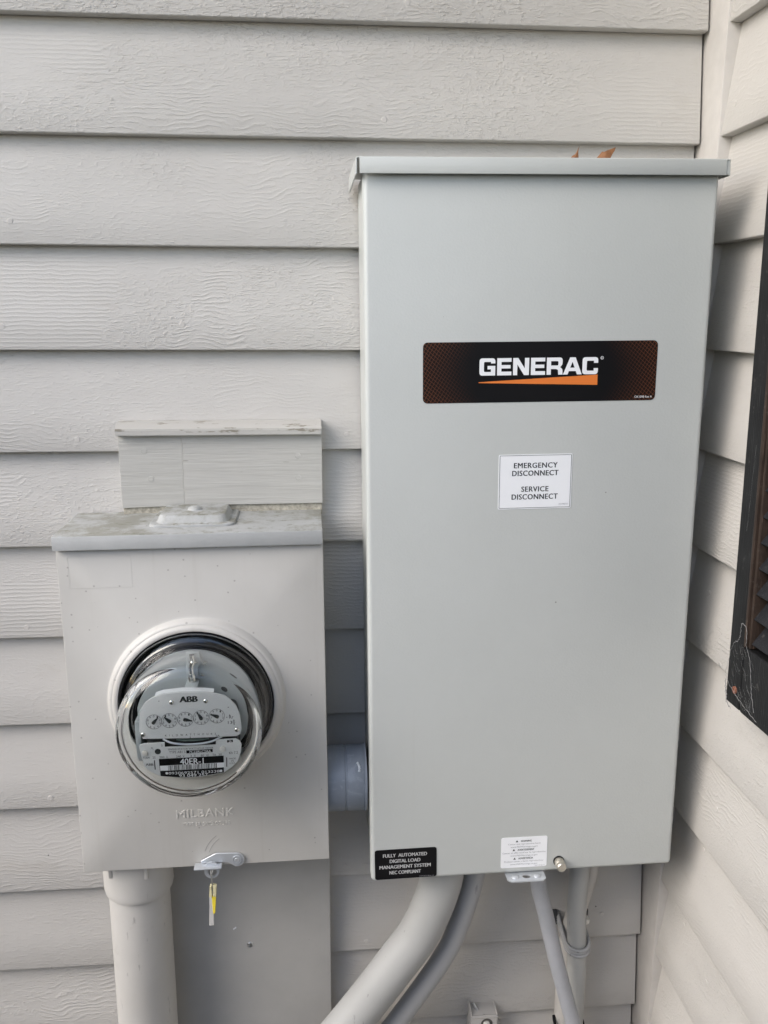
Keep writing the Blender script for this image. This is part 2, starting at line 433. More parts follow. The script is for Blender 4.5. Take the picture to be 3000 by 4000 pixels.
def text_mesh(s, offset=0.0, space=1.0, extrude=0.0, bevel=0.0):
    cu = bpy.data.curves.new('tmp', 'FONT'); cu.body = s; cu.offset = offset; cu.space_character = space
    cu.extrude = extrude; cu.bevel_depth = bevel; cu.resolution_u = 3; cu.align_x = 'LEFT'
    return _curve_mesh(cu)
def put(bm, me, x0, x1, z0, z1, y, th=.00012, fit_w=True, keep_depth=False):
    """place a flat xy mesh into the xz plane, its bounding box fitted to x0..x1, z0..z1, raised th off y"""
    xs = [v.co.x for v in me.vertices]; ys = [v.co.y for v in me.vertices]
    ax, bx, ay, by = min(xs), max(xs), min(ys), max(ys)
    sz = (z1-z0)/(by-ay); sx = (x1-x0)/(bx-ax) if fit_w else sz
    off = x0 if fit_w else (x0+x1)/2 - (bx-ax)*sx/2
    b2 = bmesh.new(); b2.from_mesh(me)
    for v in b2.verts:
        dz = v.co.z
        v.co = (off+(v.co.x-ax)*sx, y-th-(dz if keep_depth else 0), z0+(v.co.y-ay)*sz)
    join(bm, b2); bpy.data.meshes.remove(me)
def words(bm, s, x0, x1, z0, z1, y, offset=0.0, space=1.0, th=.00012, fit_w=True):
    if offset <= 0 or not fit_w: put(bm, text_mesh(s, 0, space), x0, x1, z0, z1, y, th, fit_w); return
    e = offset*(z1-z0)*1.6          # heavier strokes: the word set three times, a hair apart
    for k, q in enumerate((-e, e, 0)): put(bm, text_mesh(s, 0, space), x0+q+e*.5, x1+q-e*.5, z0+(e*.4 if k == 1 else 0), z1+(e*.4 if k == 1 else 0), y, th+.00001*k, True)

# ------------------------------------------------------------------ ground
bm = bmesh.new(); bmesh.ops.create_grid(bm, x_segments=8, y_segments=8, size=60)
g = done('ground', bm, MGROUND); g.location = (0, 0, -1.62); tag(g, kind='structure')

# ------------------------------------------------------------------ clipped hedge added to block low sky light (mirrored in the meter glass)
def hedge_material():
    M, t, b = mat('hedge_leaves')
    v = coords(t, rnd=False)
    L(t, ramp(t, noise(t, v, 9, 4, .7), [(.3, (.020, .032, .012)), (.7, (.060, .085, .030))]), b.inputs['Base Color']); b.inputs['Roughness'].default_value = .6
    return M
hd = root("blocker_hedge", (.2, -2.45, -1.62), 'dark clipped evergreen hedge added out of view to keep low sky light off the wall', 'blocker_hedge')
rh = random.Random(5); bm = bmesh.new()
for i in range(9000):
    fx, fz = rh.uniform(-4.2, 4.2), rh.uniform(0, 1)**.8*2.0
    fy = rh.uniform(-.55, .55)*(1 if rh.random() < .4 else .0)+(.45+.1*math.sin(fx*3.3)+rh.uniform(-.16, .12) if rh.random() < .7 else rh.uniform(-.5, .5))
    fz += .10*math.sin(fx*2.1)
    a, b_, c_ = rh.uniform(0, 6.28), rh.uniform(-1, 1), rh.uniform(.04, .085)
    M_ = Matrix.Translation((fx, fy, fz)) @ Matrix.Rotation(a, 4, 'Z') @ Matrix.Rotation(b_, 4, 'X')
    bm.faces.new([bm.verts.new(M_ @ Vector(p)) for p in ((-c_*.5, 0, 0), (0, -c_, .01), (c_*.5, 0, 0), (0, c_, -.01))])
o = done('foliage', bm, hedge_material(), hd)
bm = bmesh.new(); box(bm, -4.1, 4.1, -.42, .32, .1, 1.88, .12, 2); done('inner_twigs', bm, simple('dark_twigs', (.030, .032, .018), .9, nscale=20, var=.4), hd)

# ------------------------------------------------------------------ siding walls
Z0, PITCH, XR = .3808, .10818, .4416
DZ = {0:.0025,1:-.0002,2:-.0014,3:-.0015,4:-.002,5:-.0006,6:.0013,7:.0023,8:.0027,9:.0001,10:-.0004,11:-.001}
TH = .0130
def board_bm(x0, x1, wob):
    """one lap, tip at (y=0, z=0); length along local x, face leaning back upwards"""
    bm = bmesh.new(); H = PITCH+.013
    sl = TH/PITCH
    prof = [(.0010, .0), (.00035, .0004), (0, .0014)] + [(sl*z, z) for z in (H*.33, H*.66, H)] + [(sl*H+.0045, H), (.0124, .0)]
    n = 14; rings = []
    for i in range(n+1):
        x = x0+(x1-x0)*i/n; dz = wob*math.sin(x*3.1+wob*9000)
        rings.append([bm.verts.new((x, y, z+dz)) for y, z in prof])
    k = len(prof)
    for A, B in zip(rings, rings[1:]):
        for j in range(k): bm.faces.new((A[j], A[(j+1) % k], B[(j+1) % k], B[j]))
    bm.faces.new(rings[0]); bm.faces.new(rings[-1][::-1])
    return bm
def nail_bm(r=.0030):
    bm = bmesh.new(); lathe(bm, [(r, .0004), (r*1.0, -.0003), (r*.8, -.0006), (0, -.0006)], n=14); return bm
nb = nail_bm(); nail_me = bpy.data.meshes.new('nail_head'); nb.to_mesh(nail_me); nb.free(); nail_me.materials.append(MTRIM)
def add_nail(board, lx, lz, s=1.0):
    o = bpy.data.objects.new('nail_head', nail_me); COL.objects.link(o); o.parent = board
    o.location = (lx, TH/PITCH*lz, lz); o.scale = (s, 1, s)
wall = root('house_wall', (0, 0, -1.62), 'light grey lap siding wall behind the two electrical boxes', 'wall')
side = root('house_wall', (XR, 0, -1.62), 'light grey lap siding wall on the right carrying the black shutter', 'wall')
MAINN = [(.3949,.4032),(.3919,.2917),(.0968,.2907),(-.3078,.0791),(-.2382,-.0408),(.0554,-.0383),(-.29,.1855),(.12,.402),(-.12,.0815),(-.31,-.255),
         (.076,-.690),(.385,-.671),(.365,-.79),(-.30,-.47),(.05,-.58)]
for k in range(-13, 19):
    zk = Z0-k*PITCH+DZ.get(k, random.uniform(-.002, .002))
    o = done('siding_board', board_bm(-1.5, .4372, random.uniform(.0003, .0008)), MS, wall, 40)
    o.location = (0, random.uniform(-.0006, .0002), zk+1.62); o.rotation_euler = (0, random.uniform(-.0012, .0012), 0)
    for nx, nz in MAINN:
        if zk+.004 < nz < zk+PITCH-.004: add_nail(o, nx, nz-zk, random.uniform(.9, 1.15))
bm = bmesh.new(); box(bm, -1.5, .50, .030, .05, -.3, 3.5); done('sheathing', bm, MVOID, wall)
DZR = {8: .0033, 6: -.0022, 9: -.002}
for k in range(-13, 19):
    zk = .3819-k*PITCH+DZR.get(k, random.uniform(-.001, .001))
    # local x runs along world -y, face towards -x
    o = done('siding_board', board_bm(.0402, 1.9, random.uniform(.0002, .0006)), MS, side, 40)
    o.rotation_euler = (0, 0, R(-90)); o.location = (random.uniform(-.0003, .0004), 0, zk+1.62)
    for nx, nz in ((.085,-.205),(.12,-.50),(.09,-.62),(.16,-.64),(.06,.30),(.15,-.43)):
        if zk+.004 < nz < zk+PITCH-.004: add_nail(o, nx, nz-zk)
bm = bmesh.new(); box(bm, .030, .05, -1.9, .02, -.3, 3.5); done('sheathing', bm, MVOID, side)
bm = bmesh.new(); box(bm, .4398, .4630, -.0400, .0245, -1.60, 1.9, .0014)
corner = done('corner_trim', bm, MTRIM, None, 40)
tag(corner, 'square painted trim strip standing in the corner between the two siding walls', 'corner trim')

# eave added high above the frame to block overhead sky light
ev = root('blocker_eave', (0, 0, 1.20), 'painted eave added out of view over both siding walls to block overhead sky light', 'eave')
bm = bmesh.new(); box(bm, -1.6, .50, -.36, .05, 0, .02, .002); done('soffit', bm, MTRIM, ev)
bm = bmesh.new(); box(bm, .08, .50, -1.95, -.365, 0, .02, .002); done('soffit', bm, MTRIM, ev)
bm = bmesh.new(); box(bm, -1.6, .075, -.385, -.362, -.03, .14, .002); done('fascia', bm, MTRIM, ev)
bm = bmesh.new(); box(bm, .055, .078, -1.95, -.388, -.03, .14, .002); done('fascia', bm, MTRIM, ev)

# ------------------------------------------------------------------ tall transfer switch box
BX, BZ = .2396, -.15
sw = root('transfer_switch', (BX, 0, BZ), 'tall light grey metal switch box with a black and orange logo sticker', 'electrical box', rot=(0, -.00998, 0))
YF = -.1248
bm = bmesh.new(); box(bm, -.1668, .1672, -.1195, .0, -.3585, .378, .002); done('case', bm, MCASE, sw, 35)
# door: a pan with rounded edges
bm = bmesh.new(); box(bm, -.1695, .1700, YF, -.1035, -.3640, .3735, .0048, 5)
# narrow lip along the foot of the door, tilted a little like the bent sheet
door = done('door', bm, MCASE, sw, 35)
# lid: folded sheet cap
bm = bmesh.new()
box(bm, -.1748, .1752, -.1328, 0, .3828, .3842, .0006, 1)
box(bm, -.1728, .1722, -.1330, -.1316, .3697, .3838, .0005, 2)
for s in (-1, 1):
    b2 = bmesh.new(); box(b2, -.0007, .0007, -.1315, 0, -.0150, 0, .0003, 1)
    join(bm, b2, Matrix.Translation((.1755*s, 0, .3842)) @ Matrix.Rotation(-.03*s, 4, 'Y'))
box(bm, .1716, .1757, -.1318, -.1306, .3702, .3832, .0003, 1)
done('lid', bm, MCASE, sw, 35)
# logo sticker
lg = done('logo_sticker', (lambda b: (prism(b, rrect(-.1162, .1162, -.0292, .0292, .0045), -.0003, 0), b)[1])(bmesh.new()), MLOGO, sw)
lg.location = (.0026, YF, .1886)
# lettering of the sticker, drawn as blocks with rounded corners
def GENE():
    # letters in a unit box, height 1; returns list of (loops)
    def rr(pts, rad):
        o = []; n = len(pts)
        for i, (x, y) in enumerate(pts):
            r = rad.get(i, 0)
            if not r: o.append((x, y)); continue
            p, q = Vector(pts[i-1]), Vector(pts[(i+1) % n]); c = Vector((x, y))
            a = c+(p-c).normalized()*r; b = c+(q-c).normalized()*r
            for k in range(6):
                t = k/5; o.append(tuple((1-t)**2*a+2*t*(1-t)*c+t*t*b))
        return o
    S = .26; H = 1.0
    G = [rr([(0,0),(1.02,0),(1.02,.56),(.52,.56),(.52,.36),(.74,.36),(.74,.21),(.29,.21),(.29,.79),(.74,.79),(.74,.70),(1.02,.70),(1.02,1),(0,1)], {0:.2,7:.08,8:.08,12:.2,13:.2})]
    E = [[(0,0),(.93,0),(.93,.22),(.28,.22),(.28,.40),(.87,.40),(.87,.60),(.28,.60),(.28,.78),(.92,.78),(.92,1),(0,1)]]
    Nn = [[(0,0),(.28,0),(.28,.62),(.72,0),(1.04,0),(1.04,1),(.76,1),(.76,.40),(.33,1),(0,1)]]
    Rr = [rr([(0,0),(.28,0),(.28,.33),(.62,.33),(.74,.27),(.76,0),(1.05,0),(1.03,.33),(.88,.44),(1.03,.58),(1.03,1),(0,1)], {7:.1,9:.12,10:.2}), rr([(.28,.54),(.28,.79),(.75,.79),(.75,.54)], {2:.07,3:.07})]
    A = [[(0,0),(.30,0),(.39,.20),(.83,.20),(.92,0),(1.24,0),(.80,1),(.44,1)], [(.47,.40),(.75,.40),(.61,.74)]]
    C = [rr([(0,0),(1.03,0),(1.03,.36),(.75,.36),(.75,.21),(.29,.21),(.29,.79),(.75,.79),(.75,.66),(1.03,.66),(1.03,1),(0,1)], {0:.2,1:.2,5:.08,6:.08,10:.2,11:.2})]
    x = 0; L_ = []
    for g, wd, gap in ((G,1.02,.12),(E,.93,.10),(Nn,1.04,.12),(E,.93,.10),(Rr,1.05,.02),(A,1.24,.02),(C,1.03,0)):
        for lp in g: L_.append([(px+x, py) for px, py in lp])
        x += wd+gap
    return L_
bm = bmesh.new(); put(bm, loops_mesh(GENE()), -.0610, .0568, -.0030, .0136, -.0003)
tag(done('lettering', bm, MWINK, lg), kind='stuff')
bm = bmesh.new(); prism(bm, [(-.0616, -.0101), (.0568, -.0134), (.0568, -.0034), (-.0616, -.0093)][::-1], -.00042, -.0002); done('orange_wedge', bm, MORG, lg)
bm = bmesh.new(); words(bm, 'OK1098 Rev A', .0952, .1130, -.0268, -.0246, -.0003)
tag(done('small_print', bm, MWINK, lg), kind='stuff')
bm = bmesh.new(); ring_prism(bm, circ(.0606, .0128, .0016, 16), circ(.0606, .0128, .0012, 16), -.0004, -.0003); words(bm, 'R', .0600, .0612, .0120, .0136, -.0003)
tag(done('registered_mark', bm, MWINK, lg), kind='stuff')
# emergency disconnect sticker
em = done('disconnect_sticker', (lambda b: (prism(b, rrect(-.0374, .0374, -.0278, .0278, .0012, 3), -.0003, 0), b)[1])(bmesh.new()), MWHT, sw)
em.location = (.0001, YF, .0795)
bm = bmesh.new()
for s, a, b_, c, dd in (('EMERGENCY', -.0220, .0223, .0140, .0193), ('DISCONNECT', -.0236, .0235, .0061, .0115), ('SERVICE', -.0139, .0138, -.0101, -.0048), ('DISCONNECT', -.0236, .0235, -.0180, -.0126)):
    words(bm, s, a, b_, c, dd, -.0003, offset=.022, space=1.1)
tag(done('lettering', bm, MINK, em), kind='stuff')
bm = bmesh.new(); ring_prism(bm, rrect(-.0365, .0365, -.0268, .0270, .0008, 3), rrect(-.0361, .0361, -.0264, .0266, .0006, 3), -.00042, -.0003); done('border_line', bm, MINK, em)
bm = bmesh.new(); words(bm, 'DO94651D', .0250, .0345, -.0242, -.0226, -.0003); tag(done('small_print', bm, MGINK, em), kind='stuff')
# load management label
ld = done('load_label', (lambda b: (prism(b, rrect(-.0340, .0340, -.0181, .0181, .0028), -.0004, 0), b)[1])(bmesh.new()), MBLKPL, sw)
ld.location = (-.1313, YF, -.3431); ld.rotation_euler = (0, -.006, 0)
bm = bmesh.new()
for s, wd, z in (('FULLY  AUTOMATED', .0484, .0088), ('DIGITAL LOAD', .0338, .0018), ('MANAGEMENT SYSTEM', .0564, -.0052), ('NEC COMPLIANT', .0346, -.0122)):
    words(bm, s, -wd/2-.0008, wd/2-.0008, z, z+.0042, -.0004, offset=.03)
tag(done('lettering', bm, MGREYINK, ld), kind='stuff')
bm = bmesh.new(); words(bm, 'OM1014 Rev. A', .015, .031, -.0172, -.0158, -.0004); tag(done('small_print', bm, MGINK, ld), kind='stuff')
# warning label
wn = done('warning_label', (lambda b: (prism(b, rrect(-.0259, .0259, -.0187, .0187, .002), -.0003, 0), b)[1])(bmesh.new()), MWHT, sw)
wn.location = (.0004, YF, -.3376)
bm = bmesh.new(); bg_ = bmesh.new()
for i, (h, a, b_) in enumerate((('WARNING', 'Cancer and reproductive harm', 'www.P65Warnings.ca.gov'), ('AVERTISSEMENT', 'Cancer et effet nocif sur la reproduction', 'www.P65Warnings.ca.gov'), ('ADVERTENCIA', 'Produce cancer y danos reproductivos', 'www.P65Warnings.ca.gov'))):
    z = .0128-i*.0107; wd = .0011*len(h)+.0045
    words(bm, h, -wd/2+.002, wd/2+.002, z, z+.0023, -.0003, offset=.015)
    tx = -wd/2-.0022
    prism(bm, [(tx-.0014, z), (tx+.0014, z), (tx, z+.0025)], -.00042, -.0003)
    for q, s in ((-.0038, a), (-.0073, b_)):
        wd = .00094*len(s)+.010
        words(bg_, s, -wd/2, wd/2, z+q, z+q+.0024, -.0003)
tag(done('heading', bm, MINK, wn), kind='stuff')
words(bg_, 'OK1120 Rev B', .0125, .0235, -.0179, -.0165, -.0003); tag(done('small_print', bg_, MGINK, wn), kind='stuff')
# padlock tab with two rivets and a hole
bm = bmesh.new(); n = 24
b2 = bmesh.new()
ol = [(-.0214,-.004),(-.0214,.004)]
outer = []
def ray_rect(a):
    c, s = math.cos(a), math.sin(a); hw, hh = .0216, .0100
    t = min(hw/abs(c) if abs(c) > 1e-6 else 9, hh/abs(s) if abs(s) > 1e-6 else 9)
    x, z = t*c, t*s
    if z < -.0050 and abs(x) > .0166:   # cut outer corners at the front
        k = (abs(x)-.0166)+(-.0050-z)
        ex = max(0, (abs(x)+(-z))-(.0216+.0058)); x -= math.copysign(ex/2, x); z += ex/2
    return x, z
nn = 48
ring_prism(b2, [ray_rect(2*math.pi*i/nn) for i in range(nn)], [(.0046*math.cos(2*math.pi*i/nn)+.0006, .0036*math.sin(2*math.pi*i/nn)-.001) for i in range(nn)], -.0007, .0007)
# lay the plate flat: its (x, z) outline becomes (x, y)
for v in b2.verts: v.co = (v.co.x, v.co.z, v.co.y)
join(bm, b2)
pt = done('padlock_tab', bm, MALU, sw, 30); pt.location = (.0019, -.1290, -.3652); pt.rotation_euler = (-.06, 0, 0)
for x in (-.0120, .0128):
    bm = bmesh.new(); lathe(bm, [(.0042, .0006), (.0042, .0011), (.0034, .0018), (.0015, .0021), (0, .0021)], n=20, axis='z'); o = done('rivet', bm, MALU, pt, 40); o.location = (x, -.0015, 0)
# cover bolt
bm = bmesh.new(); lathe(bm, [(.0060, .001), (.0060, -.0008), (.0062, -.0012), (0, -.0012)], n=20); bo = done('cover_bolt', bm, MBLK, sw, 40); bo.location = (.0399, YF, -.3510)
bm = bmesh.new(); lathe(bm, [(.0052, -.0011), (.0055, -.0040), (.0055, -.0075), (.0050, -.0085), (.0052, -.0090), (.0052, -.0130), (.0044, -.0139), (0, -.0139)], n=6*4); done('bolt_head', bm, MBRASSY, bo, 40)

# ------------------------------------------------------------------ meter socket box
MX, MZ = -.1062, -.312
so_ = root('meter_socket', (MX, 0, MZ), 'wide weathered grey meter box with a round glass meter in its face', 'electrical box', rot=(0, -.0072, 0))
YM = -.102
bm = bmesh.new(); box(bm, -.1310, .1310, -.0985, .0, -.1870, .1885, .0015); done('case', bm, MSOCK, so_, 35)
# front cover with a round opening and a raised ring; the cover is one sheet
CX, CZ = -.0016, .0072
def cover_bm():
    bm = bmesh.new(); n = 96
    hw0, hw1, z0, z1 = -.1336, .1334, -.1888, .1790
    def rect_pt(a):
        c, s = math.cos(a), math.sin(a)
        tx = ((hw1-CX) if c > 0 else (hw0-CX))/c if abs(c) > 1e-9 else 9
        tz = ((z1-CZ) if s > 0 else (z0-CZ))/s if abs(s) > 1e-9 else 9
        t = min(tx, tz); return CX+t*c, CZ+t*s
    angs = [2*math.pi*i/n for i in range(n)]
    for x, z in ((hw0, z0), (hw1, z0), (hw0, z1), (hw1, z1)):   # make the corners vertices
        a = math.atan2(z-CZ, x-CX) % (2*math.pi)
        j = min(range(n), key=lambda i: abs(angs[i]-a)); angs[j] = a
    prof = [(.0945, YM), (.0925, YM-.0010), (.0898, YM-.0056), (.0880, YM-.0070), (.0868, YM-.0072), (.0860, YM-.0084), (.0843, YM-.0096), (.0822, YM-.0102), (.0806, YM-.0098), (.0800, YM-.0085), (.0800, YM+.004)]
    rings = []
    E = [rect_pt(a) for a in angs]
    rings.append([bm.verts.new((x*(1) + (0), YM+.014, z)) for x, z in E])
    rings.append([bm.verts.new((x, YM+.0012, z)) for x, z in E])
    def ins(x, z, q): return (x - math.copysign(q, x) if abs(abs(x)-.1335) < .0004 else x, z - math.copysign(q, z) if (abs(z-z0) < 1e-5 or abs(z-z1) < 1e-5) else z)
    rings.append([bm.verts.new((ins(x, z, .0004)[0], YM+.0003, ins(x, z, .0004)[1])) for x, z in E])
    rings.append([bm.verts.new((ins(x, z, .0014)[0], YM, ins(x, z, .0014)[1])) for x, z in E])
    for r, y in prof: rings.append([bm.verts.new((CX+r*math.cos(a), y, CZ+r*math.sin(a))) for a in angs])
    for A, B in zip(rings, rings[1:]):
        for i in range(n): bm.faces.new((A[i], A[(i+1) % n], B[(i+1) % n], B[i]))
    return bm
cover = done('cover', cover_bm(), MSOCK, so_, 32)
# hood on top, folded down at the front
bm = bmesh.new()
box(bm, -.1350, .1330, -.1085, .0005, .1888, .1902, .0006, 2)
box(bm, -.1350, .1330, -.1087, -.1072, .1755, .1900, .0006, 2)
for x in (-.1349, .1315): box(bm, x, x+.0014, -.1080, 0, .1760, .1892, .0004, 1)
hood = done('hood', bm, MHOOD, so_, 35)
# hub closure plate with its centre bolt
bm = bmesh.new(); n_ = 28
def frus(bm, lev):
    rings = []
    for (x0, x1, y0, y1, r, z) in lev: rings.append([bm.verts.new((x, y, z)) for x, y in rrect(x0, x1, y0, y1, r, 6)])
    for A, B in zip(rings, rings[1:]):
        for i in range(len(A)): bm.faces.new((A[i], A[(i+1) % len(A)], B[(i+1) % len(B)], B[i]))
    bm.faces.new(rings[-1]); bm.faces.new(rings[0][::-1])
frus(bm, [(-.0455, .0425, -.0800, -.0060, .010, .1903), (-.0455, .0425, -.0800, -.0060, .010, .1922), (-.0445, .0415, -.0790, -.0070, .010, .1930), (-.0395, .0365, -.0750, -.0110, .010, .1932),
          (-.0383, .0353, -.0740, -.0120, .0095, .1944), (-.0362, .0332, -.0720, -.0140, .009, .1992), (-.0350, .0320, -.0708, -.0150, .0085, .2006), (-.0334, .0304, -.0690, -.0166, .008, .2011)])
hub = done('hub_plate', bm, MHUB, so_, 28)
bm = bmesh.new(); lathe(bm, [(.0078, .0), (.0076, .0012), (.0060, .0030), (.0030, .0040), (0, .0042)], n=24, axis='z'); o = done('hub_bolt', bm, MHOOD, hub, 50); o.location = (-.0015, -.0440, .2008)
# embossed lettering of the cover
bm = bmesh.new()
def emboss(bm, s, x0, x1, z0, z1, depth, off):
    me = text_mesh(s, 0, 1.1, .03, .012)
    xs = [v.co.x for v in me.vertices]; ys = [v.co.y for v in me.vertices]; zs = [v.co.z for v in me.vertices]
    b2 = bmesh.new(); b2.from_mesh(me)
    for v in b2.verts:
        v.co = (x0+(v.co.x-min(xs))*(x1-x0)/(max(xs)-min(xs)), YM-depth*(v.co.z/max(zs)), z0+(v.co.y-min(ys))*(z1-z0)/(max(ys)-min(ys)))
    join(bm, b2); bpy.data.meshes.remove(me)
emboss(bm, 'MILBANK', -.0310, .0312, -.1286, -.1194, .0007, 0)
emboss(bm, 'TYPE 3R ENCLOSURE', -.0248, .0262, -.1395, -.1348, .0005, 0)
tag(done('embossed_lettering', bm, MSOCK, so_, 40), kind='stuff')
# outline left by a sticker
bm = bmesh.new(); ring_prism(bm, rrect(-.1228, -.0602, .1340, .1678, .0005, 2), rrect(-.1223, -.0607, .1345, .1673, .0005, 2), YM-.00006, YM+.0002); done('sticker_outline', bm, MSOCK, so_)
# latch
lt = bpy.data.objects.new('latch', None)
bm = bmesh.new()
def LP(x, z): return (x-MX, z-MZ)
arc = [(-.0743+.0082*math.cos(R(a)), -.4934+.0082*math.sin(R(a))) for a in range(90, -120, -15)]
pts = arc + [(-.0839,-.4962), (-.0956,-.4950), (-.1133,-.4957), (-.1132,-.4925), (-.0980,-.4848), (-.0955,-.4842)]
prism(bm, [LP(*p) for p in pts][::-1], YM-.0030, YM-.0014, .0003, 1)
lt = done('latch', bm, MALU, so_, 35)
bm = bmesh.new(); x, z = LP(-.1201, -.4965); x2, _ = LP(-.0905, 0); box(bm, x, x2, YM-.0128, YM-.0010, z-.0010, z+.0006, .0004, 2); done('latch_plate', bm, MALU, lt, 35)
bm = bmesh.new(); x, z = LP(-.1016, -.5030); ring_prism(bm, [(x+.0082*math.cos(2*math.pi*i/24), z+.0085*math.sin(2*math.pi*i/24)+(.003 if math.sin(2*math.pi*i/24) > 0 else 0)) for i in range(24)], circ(x+.0006, z-.0008, .0048, 24), YM-.0075, YM-.0058); done('seal_eye', bm, MALU, lt, 35)
bm = bmesh.new(); x, z = LP(-.0743, -.4934); lathe(bm, [(.0052, .001), (.0052, -.0008), (.0040, -.0008), (.0038, -.0003), (.0030, -.0004), (.0026, -.0012), (0, -.0014)], c=(x, YM-.0030, z), n=24); done('rivet', bm, MALU, lt, 40)
# scratches swung into the paint by the latch
bm = bmesh.new()
for q in (0, .0048):
    pth = [Vector((LP(-.0743-(.036-q)*math.cos(R(a)), 0)[0], YM-.00005, LP(0, -.4934+(.036-q)*math.sin(R(a)))[1])) for a in range(18, 58, 4)]
    tube(bm, pth, .00028, 5)
done('latch_scratch', bm, simple('scratched_paint', (.30, .29, .28), .6), so_)

# ------------------------------------------------------------------ electric meter
mt = root('electric_meter', (-.1077, -.1085, -.3042), 'round glass electricity meter with five dials plugged into the grey box', 'meter')
def S(x): return x+.1077
def Zm(z): return z+.3042
# black rim and dark rings; inner black paints in the glass's dark reflections
bm = bmesh.new(); lathe(bm, [(.0600, .0070), (.0795, .0070), (.0795, -.0010), (.0785, -.0040), (.0765, -.0048), (.0755, -.0020), (.0735, -.0020), (.0725, -.0038), (.0690, -.0038), (.0660, -.0060), (.0640, -.0100), (.0600, -.0100)], n=96)
done('base_ring', bm, MBLK, mt, 30)
bm = bmesh.new(); lathe(bm, [(.0610, -.0030), (.0606, -.0112), (.0596, -.0125), (0, -.0125)], n=80); disc = done('back_plate', bm, MDISC, mt, 40)
for x, z, r, m_ in ((.0325, .0235, .0040, MDARK), (.052, .012, .0030, MDISC), (.022, .0440, .0022, MDISC)):
    bm = bmesh.new(); prism(bm, circ(x, z, r, 16), -.0129, -.0124); done('plate_plug', bm, m_, disc)
# glass cover
G0 = [(.0785, -.0060), (.0790, -.0075), (.0785, -.0095), (.0735, -.0105), (.0708, -.0125), (.0698, -.0180), (.0698, -.0400), (.0704, -.0560), (.0706, -.0620), (.0700, -.0668), (.0672, -.0698), (.0615, -.0708), (.0560, -.0715), (.0450, -.0722), (.0250, -.0727), (0, -.0728)]
G1 = [(0, -.0700), (.0250, -.0699), (.0450, -.0694), (.0550, -.0686), (.0600, -.0674), (.0638, -.0654), (.0662, -.0616), (.0670, -.0560), (.0666, -.0400), (.0668, -.0180), (.0680, -.0110), (.0700, -.0082), (.0740, -.0062), (.0785, -.0060)]
bm = bmesh.new(); lathe(bm, G0+G1, n=128); bmesh.ops.remove_doubles(bm, verts=bm.verts[:], dist=1e-6)
done('glass_cover', bm, MGLASS, mt, 60)
# mechanism
bm = bmesh.new(); box(bm, -.046, .046, -.0430, -.0125, -.0450, .0120, .004, 2); mech = done('mechanism', bm, MDARK, mt, 35)
bm = bmesh.new(); box(bm, -.0560, -.0500, -.046, -.0125, -.040, .004, .001); box(bm, -.050, .050, -.030, -.0125, -.0560, -.0460, .001); box(bm, -.013, .013, -.034, -.0125, -.0630, -.0570, .001); done('mounting_bracket', bm, MDISC, mt, 35)
bm = bmesh.new(); lathe(bm, [(.040, .0), (.040, .0012), (0, .0012)], c=(0, -.0065, -.0195), n=48, axis='z'); done('rotor_disc', bm, MGREEN, mt, 40)
bm = bmesh.new(); tube(bm, spline([(-.028, -.049, -.0148), (-.018, -.0525, -.0178), (0, -.0535, -.0192), (.018, -.0525, -.0180), (.030, -.049, -.0142)], 6), .0011, 8); done('guide_wire', bm, MALU, mt, 50)
bm = bmesh.new(); box(bm, -.0062, .0068, -.0185, -.0125, .0380, .0610, .001); box(bm, -.0060, .0066, -.046, -.0125, .0330, .0360, .0006); done('bearing_bracket', bm, MDISC, mt, 35)
bm = bmesh.new(); lathe(bm, [(.0026, .0600), (.0026, .0480), (.0042, .0480), (.0042, .0400), (.0036, .0400), (.0036, .0340), (.0050, .0330), (.0050, .0290), (0, .0290)], c=(0, -.024, 0), n=20, axis='z'); lathe(bm, [(0, .0600), (.0026, .0600)], c=(0, -.024, 0), n=20, axis='z'); done('bearing_screw', bm, MCHROME, mt, 40)
bm = bmesh.new(); lathe(bm, [(.0020, -.0185), (.0022, -.0230), (0, -.0235)], c=(.0110, 0, .0455), n=16); done('small_screw', bm, MCHROME, mt, 40)
# dial plate
YD = -.160+.1085
dp_out = [(-.1567,-.2911),(-.1548,-.2836),(-.1506,-.2778),(-.1434,-.2729),(-.1339,-.2701),(-.1154,-.2686),(-.0931,-.2696),(-.0815,-.2709),(-.0736,-.273),(-.068,-.2773),(-.0622,-.2841),(-.0588,-.294),(-.0575,-.3101),(-.0595,-.3155),(-.0633,-.3176),(-.1096,-.3179),(-.1547,-.3169),(-.1582,-.3082)]
bm = bmesh.new(); prism(bm, [(S(a), Zm(b)) for a, b in dp_out], YD, YD+.0012, .0003, 1)
dp = done('dial_plate', bm, MDIAL, mt, 35)
bm = bmesh.new(); b2 = [(S(a), Zm(b)) for a, b in [(-.1415,-.2722),(-.1339,-.2699),(-.1154,-.2684),(-.0931,-.2694),(-.084,-.2704)]]
for (a, b), (c, e) in zip(b2, b2[1:]):
    v = [bm.verts.new(q) for q in ((a, YD+.0014, b), (c, YD+.0014, e), (c, YD+.009, e+.0012), (a, YD+.009, b+.0012))]; bm.faces.new(v)
bmesh.ops.remove_doubles(bm, verts=bm.verts[:], dist=1e-6); done('plate_flange', bm, simple('white_flange', (.72, .75, .77), .4), dp)
cent = [(-.1431,-.2990),(-.1282,-.2982),(-.1125,-.2974),(-.0972,-.2961),(-.0817,-.2951)]
angd = [48, 138, -12, 122, 158]
